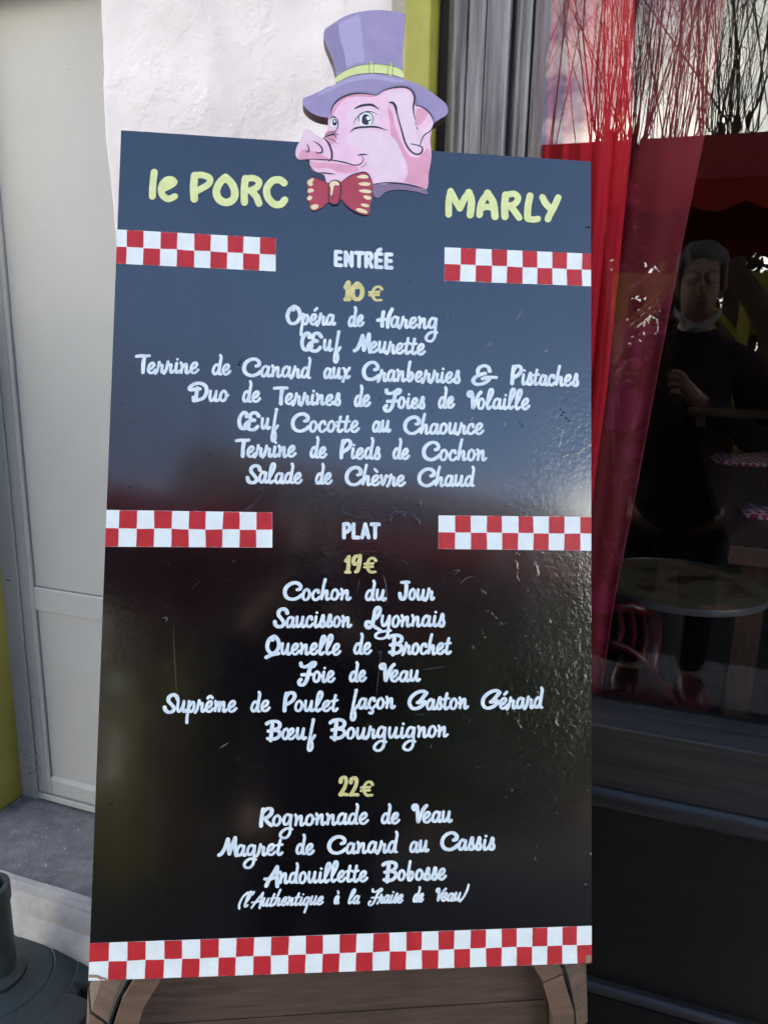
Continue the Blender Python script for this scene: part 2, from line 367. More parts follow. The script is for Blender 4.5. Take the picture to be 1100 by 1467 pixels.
# sort out the piece of wall above the door
r = MB(); r.extr([(YF-.5, 11.5), (9.3, 11.5), (4.6, 13.4)], 'x', -6.3, 6.3); r.build('roof', M['rooft'], bld)
# yellow post between the pier and the shopfront
xa, xb = at(578, 100, YF-.03).x, at(614.5, 100, YF-.03).x
w = MB(); w.box((xa, YF-.03, 0), (xb, YF+.06, 2.598)); w.build('yellow_post', M['yellow'], bld, bevel=.002)
# pale jamb strip left of the yellow post (behind the hat)
w = MB(); w.box((xa-.028, YF-.012, 0), (xa-.001, YF+.05, 2.598)); w.build('jamb_strip', M['post_wood'], bld, bevel=.003)
w = MB(); w.box((xb+.001, YF+.02, 0), (at(640, 100, YF).x, YF+.09, 2.598)); w.build('shadow_gap', M['darkgap'], bld)

# ---- entrance door (left)
door = empty('entrance_door', (-1.2, YD, STEP_Z)); door.parent = bld; door.location = Vector((-1.2, YD, STEP_Z)) - bld.location
def dz(px, py, Y=YD): return at(px, py, Y).z
def dx(px, py, Y=YD): return at(px, py, Y).x
x_fr = dx(40, 956); x_st = dx(62, 996)        # frame / leaf joint ; stile / panel joint
z_b0 = STEP_Z+.006; z_b1 = dz(95, 1142.7); z_p0 = dz(103, 1124.7); z_r0 = dz(99, 882.5); z_r1 = dz(97.5, 848.5)
XR = -.70
w = MB(); w.box((x_fr-.05, YD-.004, STEP_Z), (x_fr-.0015, YD+.05, 2.5)); w.build('door_frame', M['door'], door, bevel=.002)
w = MB(); w.box((x_fr-.0, YD-.006, z_b0), (XR, YD+.05, z_b1-.0012)); w.build('door_threshold', M['door'], door, bevel=.002)
w = MB(); w.box((x_fr, YD, z_b1), (x_st, YD+.05, 2.5)); w.build('door_stile', M['door'], door, bevel=.002)
w = MB(); w.box((x_st, YD+.0002, z_b1), (XR, YD+.05, z_p0)); w.build('door_rail', M['door'], door, bevel=.002)
w = MB(); w.box((x_st, YD+.0002, z_r0), (XR, YD+.05, z_r1)); w.build('door_rail', M['door'], door, bevel=.002)
w = MB(); w.box((x_st+.0015, YD+.006, z_p0+.0015), (XR, YD+.045, z_r0-.0015)); w.build('door_panel', M['door'], door)
w = MB(); w.box((x_st+.0015, YD+.006, z_r1+.0015), (XR, YD+.045, 2.5)); w.build('door_panel', M['door'], door)
for za, zb in ((z_p0, z_p0+.009), ):
    w = MB(); w.extr([(YD-.001, za), (YD+.007, za+.010), (YD+.007, za)], 'x', x_st, XR); w.build('door_moulding', M['door'], door)
w = MB(); w.box((x_st-.014, YD-.0012, z_b1+.01), (x_st-.012, YD, 2.5)); w.build('door_bead', M['door'], door)
w = MB(); w.box((-1.9, YD+.055, 0), (XR+.1, YD+.09, 2.6)); w.build('door_back', M['darkgap'], door)
# yellow side post and cream wall end at far left
w = MB()
p1 = at(35.5, 1140, YD+.0); p0 = p1-Vector((.030, 0, 0))
w.box((p0.x, 1.17, STEP_Z), (p1.x, YD+.05, 2.598)); w.build('yellow_post', M['yellow'], bld, bevel=.006)
vs = []
w = MB(); w.box((-1.75, 1.17+.004, STEP_Z-.0), (p0.x-.001, 1.5, 2.598)); w.build('cream_pier', M['plaster'], bld, bevel=.012)
w = MB(); w.box((-1.749, YF-.06, 1.93), (at(136, -200, YF).x, YD-.002, 2.5)); w.build('door_lintel', M['plaster'], bld, bevel=.01)

# ---- shop window
win = empty('shop_window', (.7, YF, .6)); win.parent = bld; win.location = Vector((.7, YF, .6)) - bld.location
Z_SILL = at(974, 1050, YF-.02).z
zt = 2.598
def X(px, Y=YF): return at(px, 100, Y).x
x640, x667, x693, x724, x728, x757, x771 = [X(a) for a in (639, 667.5, 693, 724, 728.5, 756, 772)]
def rounded(xa, xb, yf, depth, n=8):          # a half-round moulding section in plan
    return [(xa, yf+depth)] + [(xa+(xb-xa)*(i/n), yf+depth*.0-math.sin(math.pi*i/n)*depth*.9+depth*.5) for i in range(n+1)] + [(xb, yf+depth)]
zb = 0.0
w = MB(); w.extr([(x640, YF+.06)]+[(x640+(x667-x640)*t, YF+.012-.014*math.sin(math.pi*(.15+.7*t))) for t in [i/8 for i in range(9)]]+[(x667-.001, YF+.06)], 'z', zb, zt); w.build('frame_moulding', M['wood_v'], win, angle=40)
w = MB(); w.box((x667+.001, YF+.001, zb), (x693-.0006, YF+.06, zt)); w.build('frame_board', M['wood_v'], win, bevel=.0012)
w = MB(); w.box((x693+.0006, YF+.0014, zb), (x724, YF+.06, zt)); w.build('frame_board', M['wood_v'], win, bevel=.0012)
w = MB(); w.box((x724+.0006, YF-.008, zb), (x728, YF+.06, zt)); w.build('frame_bead', M['wood_v'], win, bevel=.0012)
w = MB(); w.extr([(x728+.0006, YF+.06)]+[(x728+(x757-x728)*t, YF+.014-.016*math.sin(math.pi*(.08+.62*t))+.016*max(0, t-.6)) for t in [i/8 for i in range(9)]]+[(x757, YF+.06)], 'z', zb, zt); w.build('frame_moulding', M['wood_v'], win, angle=40)
w = MB(); w.extr([(x757+.0006, YF+.02), (x757+.004, YF+.016), (x771-.004, YF+.035), (x771, YF+.058), (x771, YF+.08), (x757, YF+.08)], 'z', zb, zt); w.build('frame_rebate', M['wood_v'], win, bevel=.001)
XE = 2.0
Z = lambda py, Y=YF: at(974, py, Y).z
z_a, z_s, z_rt, z_rb, z_pb = Z(1056), Z(1105), Z(1150), Z(1182), at(925, 1436, YF).z
x0 = x771+.0008
w = MB(); w.extr([(YF-.012, z_a-.004), (YF-.012, z_a+.002), (YF+.056, z_a+.016), (YF+.075, z_a+.016), (YF+.075, z_a-.004)], 'x', x0, XE); w.build('sill', M['wood_h'], win, bevel=.0015)
w = MB(); w.extr([(YF-.010, z_a-.0045), (YF-.004, z_s+.012), (YF-.001, z_s+.001), (YF+.06, z_s+.001), (YF+.06, z_a-.0045)], 'x', x0, XE); w.build('sill_board', M['wood_h'], win, bevel=.001)
w = MB(); w.extr([(YF+.001, z_s), (YF+.001, z_rt+.0005), (YF+.06, z_rt+.0005), (YF+.06, z_s)], 'x', x0, XE); w.build('sill_board', M['wood_h'], win, bevel=.001)
def roll(za, zb, out):
    zc = (za+zb)/2; r = abs(za-zb)/2
    return [(YF+.05, za)] + [(YF+.004-out*math.cos(a)*.9, zc+r*math.sin(a)) for a in [math.pi/2-math.pi*i/10 for i in range(11)]] + [(YF+.05, zb)]
w = MB(); w.extr(roll(z_rt, z_rb, .016), 'x', x0, XE); w.build('panel_moulding', M['wood_h'], win, angle=50)
w = MB(); w.box((x0, YF+.012, z_pb+.012), (XE, YF+.05, z_rb-.0005)); w.build('panel', M['panel'], win)
w = MB(); w.extr(roll(z_pb+.012, z_pb-.012, .014), 'x', x0, XE); w.build('panel_moulding', M['wood_h'], win, angle=50)
w = MB(); w.box((x0, YF-.003, 0), (XE, YF+.05, z_pb-.0125)); w.build('plinth', M['panel'], win)
w = MB(); w.box((XE, YF, 0), (2.2, YF+.08, zt)); w.build('frame_board', M['wood_v'], win, bevel=.002)
w = MB(); w.box((x771-.002, YG-.002, z_a+.0155), (XE+.002, YG+.002, zt-.08)); w.build('pane', M['glass'], win)
w = MB(); w.box((x0, YF+.03, zt-.08), (XE, YF+.09, zt)); w.build('head_rail', M['wood_h'], win)
# dining room shell
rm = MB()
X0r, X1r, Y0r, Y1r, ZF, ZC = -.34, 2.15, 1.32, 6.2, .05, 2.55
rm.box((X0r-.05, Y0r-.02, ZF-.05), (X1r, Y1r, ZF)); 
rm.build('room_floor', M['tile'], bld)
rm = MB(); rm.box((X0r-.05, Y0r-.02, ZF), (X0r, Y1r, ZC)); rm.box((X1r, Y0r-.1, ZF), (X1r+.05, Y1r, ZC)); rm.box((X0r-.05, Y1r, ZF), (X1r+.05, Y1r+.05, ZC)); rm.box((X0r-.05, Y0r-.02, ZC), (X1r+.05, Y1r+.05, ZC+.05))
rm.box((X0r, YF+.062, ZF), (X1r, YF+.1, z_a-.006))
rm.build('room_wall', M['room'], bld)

# ================================================================ CURTAINS
def curtain(name, left_px, edge, Y, m, amp, freq, label, th=.0015, ph=0):
    pts = [at(a, b, Y) for a, b in edge]
    zs = [p.z for p in pts]
    def ex(z):
        if z >= zs[0]: return pts[0].x + (z-zs[0])*(pts[0].x-pts[1].x)/(zs[0]-zs[1])
        for a, b in zip(pts, pts[1:]):
            if b.z <= z <= a.z: return b.x+(a.x-b.x)*(z-b.z)/(a.z-b.z)
        return pts[-1].x
    zt, zbm = 2.5, zs[-1]; nr, nc = 70, 90; xl = at(left_px, 400, Y).x
    vs = []
    for j in range(nr+1):
        z = zt+(zbm-zt)*j/nr; xr = ex(z)
        for i in range(nc+1):
            t = i/nc; x = xl+(xr-xl)*t
            y = Y+amp*(math.sin(freq*t*6.283+ph)+.4*math.sin(freq*2.3*t*6.283+1+z*1.5))*(.35+.65*math.sin(math.pi*min(1, t*1.02))**.5)*(.6+.4*j/nr)
            vs.append((x, y, z))
    n = nc+1
    me = bpy.data.meshes.new(name); me.from_pydata(vs, [], [(j*n+i, j*n+i+1, (j+1)*n+i+1, (j+1)*n+i) for j in range(nr) for i in range(nc)])
    o = link(name, me, m, None, True); md = o.modifiers.new('cloth', 'SOLIDIFY'); md.thickness = th
    return tag(o, label, 'curtain')
curtain('curtain', 745, [(908, 0), (904, 200), (884, 400), (868, 560), (852, 680), (840, 780), (826, 1030)], 1.315, M['red_cloth'], .010, 5, 'plain bright red curtain hanging directly behind the window frame, next to the board')
curtain('curtain', 745, [(1040, 0), (1008, 200), (975, 360), (945, 520), (912, 700), (880, 860), (856, 1025)], 1.375, M['damask'], .008, 2.2, 'crimson damask curtain with flower pattern, swept aside behind the plain red one', ph=1)

# ================================================================ DINING ROOM
def tabletop_box(mb, a, b, c, th):            # parallelogram a, b, c (b is the corner) with thickness
    a, b, c = Vector(a), Vector(b), Vector(c)
    mb.obox(b-Vector((0, 0, th)), a-b, c-b, Vector((0, 0, th)))
ZT = .84
A_ = at_z(985, 596, ZT); B_ = at_z(1043, 781, ZT); far = A_-B_; right = Vector((.9, -.06, 0))
t = empty('dining_table', ((B_+A_)/2)*1.0, 'long dark wooden dining table with two checked napkins, seen through the window', 'table'); t.location.z = ZF
nb = 5
for i in range(nb):
    w = MB(); tabletop_box(w, A_+right*(i/nb)+right*.002, B_+right*(i/nb)+right*.002, B_+right*((i+1)/nb-.003), .045); w.build('plank', M['table'], t, bevel=.003)
for q in (B_+right*.08+far*.03, B_+right*.9+far*.03, A_+right*.08-far*.03, A_+right*.9-far*.03):
    w = MB(); w.box((q.x-.03, q.y-.03, ZF), (q.x+.03, q.y+.03, ZT-.046)); w.build('leg', M['table'], t)
# second table further back
ZT2 = .95
A2 = at_z(985, 583, ZT2); t2 = empty('dining_table', (A2.x+.5, A2.y+.3, ZF), 'dark wooden table deep in the dining room behind the long table', 'table')
w = MB(); w.box((A2.x, A2.y, ZT2-.04), (A2.x+1.2, A2.y+.7, ZT2)); w.build('tabletop', M['table'], t2)
for a in (.05, 1.1):
    for b in (.05, .6):
        w = MB(); w.box((A2.x+a, A2.y+b, ZF), (A2.x+a+.05, A2.y+b+.05, ZT2-.041)); w.build('leg', M['table'], t2)

def check_mat():
    m = bpy.data.materials.new('checked_napkin'); m.use_nodes = True; t_ = m.node_tree; b = t_.nodes['Principled BSDF']; b.inputs['Roughness'].default_value = .9
    tc = t_.nodes.new('ShaderNodeTexCoord'); mp = t_.nodes.new('ShaderNodeMapping'); mp.inputs['Rotation'].default_value = (0, 0, .6)
    ck = t_.nodes.new('ShaderNodeTexChecker'); ck.inputs['Scale'].default_value = 55; ck.inputs[1].default_value = (.65, .02, .08, 1); ck.inputs[2].default_value = (.7, .6, .66, 1)
    t_.links.new(tc.outputs['Object'], mp.inputs[0]); t_.links.new(mp.outputs[0], ck.inputs[0]); t_.links.new(ck.outputs[0], b.inputs['Base Color'])
    return m
M['check'] = check_mat()
def napkin(pxs, z, label):
    P = [at_z(a, b, z) for a, b in pxs]
    mb = MB(); c = sum(P, Vector())/len(P); n = len(P)
    lo = [(p.x, p.y, z+.001) for p in P]; hi = [(c.x+(p.x-c.x)*.93, c.y+(p.y-c.y)*.93, z+.012+.006*math.sin(i*2.1)) for i, p in enumerate(P)]
    mb.add(lo+hi+[(c.x, c.y, z+.02)], [tuple(range(n))[::-1]]+[(i, (i+1) % n, (i+1) % n+n, i+n) for i in range(n)]+[(i+n, (i+1) % n+n, 2*n) for i in range(n)])
    o = mb.build('napkin', M['check'], smooth=True); tag(o, label, 'napkin')
napkin([(1013, 656), (1025, 654), (1060, 652), (1110, 645), (1180, 650), (1180, 676), (1110, 670), (1050, 668), (1018, 662)], ZT+.001, 'red and white checked napkin lying on the far part of the long table')
napkin([(1059, 733), (1066, 727), (1090, 733), (1140, 735), (1180, 738), (1170, 756), (1100, 746), (1064, 742)], ZT+.001, 'pink and white rolled napkin nearest the window on the long table')

# round bistro table with printed top
ZR = .76; cen = at_z(972, 833, ZR); rad = (at_z(1097, 838, ZR)-cen).length*.98
m = bpy.data.materials.new('printed_tray'); m.use_nodes = True; t_ = m.node_tree; b = t_.nodes['Principled BSDF']; b.inputs['Roughness'].default_value = .3
tc = t_.nodes.new('ShaderNodeTexCoord'); n = t_.nodes.new('ShaderNodeTexNoise'); n.inputs['Scale'].default_value = 7; n.inputs['Detail'].default_value = 4; n.inputs['Distortion'].default_value = 1.5
r_ = t_.nodes.new('ShaderNodeValToRGB'); e = r_.color_ramp; e.elements[0].position = .35; e.elements[0].color = (.06, .03, .02, 1); e.elements[1].position = .72; e.elements[1].color = (.75, .22, .10, 1)
for pos, col in ((.45, (.24, .13, .07, 1)), (.52, (.11, .13, .05, 1)), (.6, (.28, .16, .09, 1))):
    x = e.elements.new(pos); x.color = col
t_.links.new(tc.outputs['Object'], n.inputs['Vector']); t_.links.new(n.outputs['Fac'], r_.inputs[0]); t_.links.new(r_.outputs[0], b.inputs['Base Color']); M['tray'] = m
t = empty('round_table', (cen.x, cen.y, ZF), 'small round bistro table with a colourful printed top behind the glass', 'table')
w = MB(); w.lathe((cen.x, cen.y, ZR), [(0, 0), (rad*.975, 0)], 64); w.build('table_print', M['tray'], t)
w = MB(); w.lathe((cen.x, cen.y, ZR), [(rad*.975, -.0008), (rad*.975, .001), (rad, .001), (rad*1.004, -.004), (rad, -.014), (0, -.014)], 64)
M['rim'] = mat('table_rim', (.22, .20, .22), .3, .5, metal=.5); w.build('table_rim', M['rim'], t, angle=50)
w = MB(); w.tube([(cen.x, cen.y, ZF+.03), (cen.x, cen.y, ZR-.015)], .022, 16); w.build('pedestal', M['iron'], t)
w = MB()
for k in range(3):
    a = k*2.09; w.tube([(cen.x, cen.y, ZF+.08), (cen.x+.12*math.cos(a), cen.y+.12*math.sin(a), ZF+.05), (cen.x+.2*math.cos(a), cen.y+.2*math.sin(a), ZF+.012)], .012, 8)
w.build('foot', M['iron'], t)

# red bistro chair
def at_pl(px, py, Y): return at(px, py, Y)
cc = at(905, 940, 1.52)
ch = empty('bistro_chair', (cc.x, cc.y, ZF), 'red bentwood bistro chair beside the round table behind the glass', 'chair')
back_y = 1.50
P = [at(866, 921, back_y), at(880, 922, back_y), at(900, 930, back_y), at(918, 943, back_y), at(931, 960, back_y+.02)]
w = MB(); w.tube(P, .009, 10); w.build('back_rail', M['red_chair'], ch, smooth=True)
P2 = [at(868, 872, back_y+.1), at(905, 868, back_y+.12), at(938, 880, back_y+.14)]
w = MB(); w.tube([P[-1], at(938, 920, back_y+.08), P2[-1]], .013, 10); w.build('back_post', M['red_chair'], ch, smooth=True)
w = MB(); w.tube([P[0], at(860, 900, back_y+.05), P2[0]], .013, 10); w.build('back_post', M['red_chair'], ch, smooth=True)
w = MB(); w.tube(P2, .012, 10); w.build('top_rail', M['red_chair'], ch, smooth=True)
for q in range(3):
    a = P2[0].lerp(P2[-1], .25+.25*q); b2 = P[0].lerp(P[-1], .25+.25*q)
    w = MB(); w.tube([a, (a+b2)/2+Vector((.01, 0, 0)), b2], .006, 8); w.build('spindle', M['red_chair'], ch)
zs_ = ZF+.45
w = MB(); w.lathe((cc.x, back_y+.25, zs_), [(0, .015), (.17, .012), (.185, 0), (.17, -.015), (0, -.015)], 32); w.build('seat', M['red_chair'], ch, angle=40)
for sx, top in ((-1, P[0]), (1, P[-1])):
    w = MB(); w.tube([top, (cc.x+sx*.13, back_y+.1, zs_), (cc.x+sx*.15, back_y+.06, ZF)], .011, 8); w.build('leg', M['red_chair'], ch)
    w = MB(); w.tube([(cc.x+sx*.12, back_y+.38, zs_-.01), (cc.x+sx*.14, back_y+.42, ZF)], .011, 8); w.build('leg', M['red_chair'], ch)

# ================================================================ THE MENU BOARD
board = empty('menu_board', B_O, 'large black painted menu board with a pig in a top hat, leaning above a barrel', 'menu board')
TH = .016
# panel outline with worn corners
def bpanel():
    o = []
    def P(u, v): o.append((u, v))
    W2 = B_W/2
    P(-W2, B_H); P(W2-.001, B_H); P(W2, B_H-.001)
    for a in range(7):
        t = math.pi/2*a/6; r = .007; P(W2-r+r*math.cos(t), r-r*math.sin(t))
    for q in ((-W2+.022, 0), (-W2+.017, .0015), (-W2+.013, .0012), (-W2+.010, .0035), (-W2+.001, .004), (-W2, .006)): P(*q)
    return o
pan = bpanel(); n = len(pan)
me = bpy.data.meshes.new('board_panel')
me.from_pydata([bp(a, b, 0) for a, b in pan]+[bp(a, b, -TH) for a, b in pan], [], [tuple(range(n))[::-1], tuple(range(n, 2*n))]+[(i, i+n, (i+1) % n+n, (i+1) % n) for i in range(n)])
bm_ = bmesh.new(); bm_.from_mesh(me); bmesh.ops.recalc_face_normals(bm_, faces=bm_.faces); bm_.to_mesh(me); bm_.free()
me.materials.append(M['enamel']); me.materials.append(M['edge'])
for p in me.polygons[1:]: p.material_index = 1
link('board_panel', me, None, board)
# chipped corners showing raw plywood
W2 = B_W/2
def flat(name, polys, m, parent, n=.0005):
    mb = MB()
    for pl in polys: mb.add([bp(a, b, n) for a, b in pl], [tuple(range(len(pl)))])
    me = mb.mesh(name, False)
    for p in me.polygons:
        pass
    o = link(name, me, m, parent)
    if len(me.polygons) and me.polygons[0].normal.dot(BN) < 0: me.flip_normals()
    return o
flat('chip', [[(W2-.0085, .0012), (W2-.0045, .0006), (W2-.0018, .0032), (W2-.0003, .008), (W2-.003, .0105), (W2-.0075, .009)]], M['ply'], board, .0012)
flat('chip', [[(-W2+.0222, .0002), (-W2+.0172, .0017), (-W2+.0132, .0014), (-W2+.0102, .0037), (-W2+.0012, .0042), (-W2+.0005, .0075), (-W2+.011, .0065), (-W2+.015, .0040), (-W2+.019, .0032)]], M['ply'], board, .0012)

# ---- checked bands
def band(top0, top1, bot1, bot0, xt, first_red, snap0=False, snap1=False):
    """corners in photo pixels; xt = column joints as fractions along the band"""
    a, b, c, d = [np.array(uv(*q)) for q in (top0, top1, bot1, bot0)]
    if snap0: a[0] = d[0] = -W2+.0001
    if snap1: b[0] = c[0] = W2-.0001
    mb = MB(); rnd = random.Random(int(top0[0]*7+top0[1]))
    cols = len(xt)-1; G = {}
    for j in range(3):
        for i in range(cols+1):
            t = xt[i]; s_ = j/2
            p = (a*(1-t)+b*t)*(1-s_)+(d*(1-t)+c*t)*s_
            jx = 0 if i in (0, cols) else rnd.uniform(-.0005, .0005)
            jy = 0 if j != 1 else rnd.uniform(-.0003, .0003)
            G[i, j] = (p[0]+jx, p[1]+jy)
    # white ground coat, then the red squares laid on it, slightly uneven
    mb.add([bp(*G[i, j], .0004) for i, j in ((0, 0), (cols, 0), (cols, 2), (0, 2))], [(0, 1, 2, 3)], 0)
    for j in range(2):
        for i in range(cols):
            if (i+j) % 2 == (0 if first_red else 1):
                q = [G[i, j], G[i+1, j], G[i+1, j+1], G[i, j+1]]; cx = sum(p[0] for p in q)/4; cy = sum(p[1] for p in q)/4
                poly = []
                for k in range(4):
                    p0, p1 = q[k], q[(k+1) % 4]
                    for m_ in range(4):
                        t = m_/4; x = p0[0]+(p1[0]-p0[0])*t; y = p0[1]+(p1[1]-p0[1])*t
                        w_ = rnd.uniform(.968, .998)
                        if (i == 0 and p0[0] == q[0][0]) : w_ = .999
                        poly.append((cx+(x-cx)*w_, cy+(y-cy)*w_))
                mb.add([bp(x, y, .0007) for x, y in poly], [tuple(range(len(poly)))], 1)
    me = mb.mesh('checked_band', False)
    o = link('checked_band', me, [M['white'], M['red']], board)
    if me.polygons[0].normal.dot(BN) < 0: me.flip_normals()
def fr(x): x = np.array(x, float); return list((x-x[0])/(x[-1]-x[0]))
band((168.3, 327.3), (394.5, 341), (394.5, 388.6), (166.8, 376.3), fr([30, 80, 168, 255, 342, 430, 517, 605, 690, 775, 860]), False, True)
band((636, 355), (845, 365.3), (845, 412), (635.5, 403), fr([152, 246, 340, 433, 525, 618, 708, 800, 888, 982, 1037]), False, False, True)
band((154.2, 729), (390.3, 733.7), (390.3, 784.2), (152.5, 781.7), fr([58, 137, 240, 343, 450, 552, 653, 757, 858, 960, 1058]), False, True)
band((627.8, 739), (844.5, 742), (844.5, 790.5), (627.6, 787), fr([77, 179, 275, 376, 470, 569, 664, 762, 858, 960, 1030]), False, False, True)
band((129.5, 1349.5), (848.3, 1327.5), (848.3, 1380.8), (128, 1403.4), fr([127.6, 153.5, 179.4, 203.9, 229.5, 254, 279, 304.8, 329, 353.8, 378.4, 403.2, 427.4, 451.6, 475.8, 499.5, 523.8, 548, 572, 595, 618.9, 642.4, 666.5, 689.7, 713.2, 735.6, 758.8, 781.2, 804, 826.5, 848.9]), True, True, True)

# ---- brush lettering: strokes in photo pixels laid on the board
def smooth(pts, per=7, closed=False):
    P = [np.array(p[:2], float) for p in pts]
    if len(P) < 3: 
        k = 6; return [P[0]+(P[-1]-P[0])*i/k for i in range(k+1)]
    if closed: P = [P[-1]]+P+[P[0], P[1]]
    else: P = [2*P[0]-P[1]]+P+[2*P[-1]-P[-2]]
    o = []
    for i in range(1, len(P)-2):
        for j in range(per):
            t = j/per
            o.append(.5*((2*P[i])+(-P[i-1]+P[i+1])*t+(2*P[i-1]-5*P[i]+4*P[i+1]-P[i+2])*t*t+(-P[i-1]+3*P[i]-3*P[i+1]+P[i+2])*t**3))
    if not closed: o.append(P[-2])
    return o
_zc = [0]
def stroke(mb, pts, w, mapf, n0, thin=True, ends=(1, 1), per=7, mi=0, straight=False):
    if straight and len(pts) == 2: S = [np.array(p, float) for p in pts]
    else: S = smooth(pts, per)
    k = len(S); V = []; T = []
    for i in range(k):
        t = S[min(i+1, k-1)]-S[max(i-1, 0)]; L_ = math.hypot(*t) or 1; T.append(t/L_)
    ph = random.uniform(0, 6)
    rw = []
    for i in range(k):
        s_ = i/max(1, k-1)
        wv = w*.5
        if thin: wv *= .86+.22*abs(T[i][1])+.05*math.sin(ph+s_*7)
        wv *= min(1, ends[0]+(1-ends[0])*s_*3.5)*min(1, ends[1]+(1-ends[1])*(1-s_)*3.5)
        rw.append(wv)
    # round starting cap, sides, end cap
    z = n0+(_zc[0] % 9)*.000014; _zc[0] += 1
    rows = []
    def nrm(t): return np.array([-t[1], t[0]])
    c0 = [S[0]+(-T[0]*math.cos(a)+nrm(T[0])*math.sin(a))*rw[0] for a in (R(60), R(30), 0, R(-30), R(-60))]
    c1 = [S[-1]+(T[-1]*math.cos(a)+nrm(T[-1])*math.sin(a))*rw[-1] for a in (R(60), R(30), 0, R(-30), R(-60))]
    v = []; f = []
    for i in range(k):
        a = S[i]+nrm(T[i])*rw[i]; b = S[i]-nrm(T[i])*rw[i]; dzn = i*4e-7
        v += [mapf(a[0], a[1], z+dzn), mapf(b[0], b[1], z+dzn)]
    f = [(2*i, 2*i+1, 2*i+3, 2*i+2) for i in range(k-1)]
    m0 = len(v); v += [mapf(q[0], q[1], z) for q in c0]; f.append((0, m0, m0+1, m0+2, m0+3, m0+4, 1)[::-1])
    m1 = len(v); v += [mapf(q[0], q[1], z+(k-1)*4e-7) for q in c1]; f.append((2*k-2, m1, m1+1, m1+2, m1+3, m1+4, 2*k-1))
    mb.add(v, f, mi)
def orient(o):
    me = o.data; b = bmesh.new(); b.from_mesh(me)
    for p in b.faces:
        if p.normal.dot(BN) < 0: p.normal_flip()
    b.to_mesh(me); b.free()

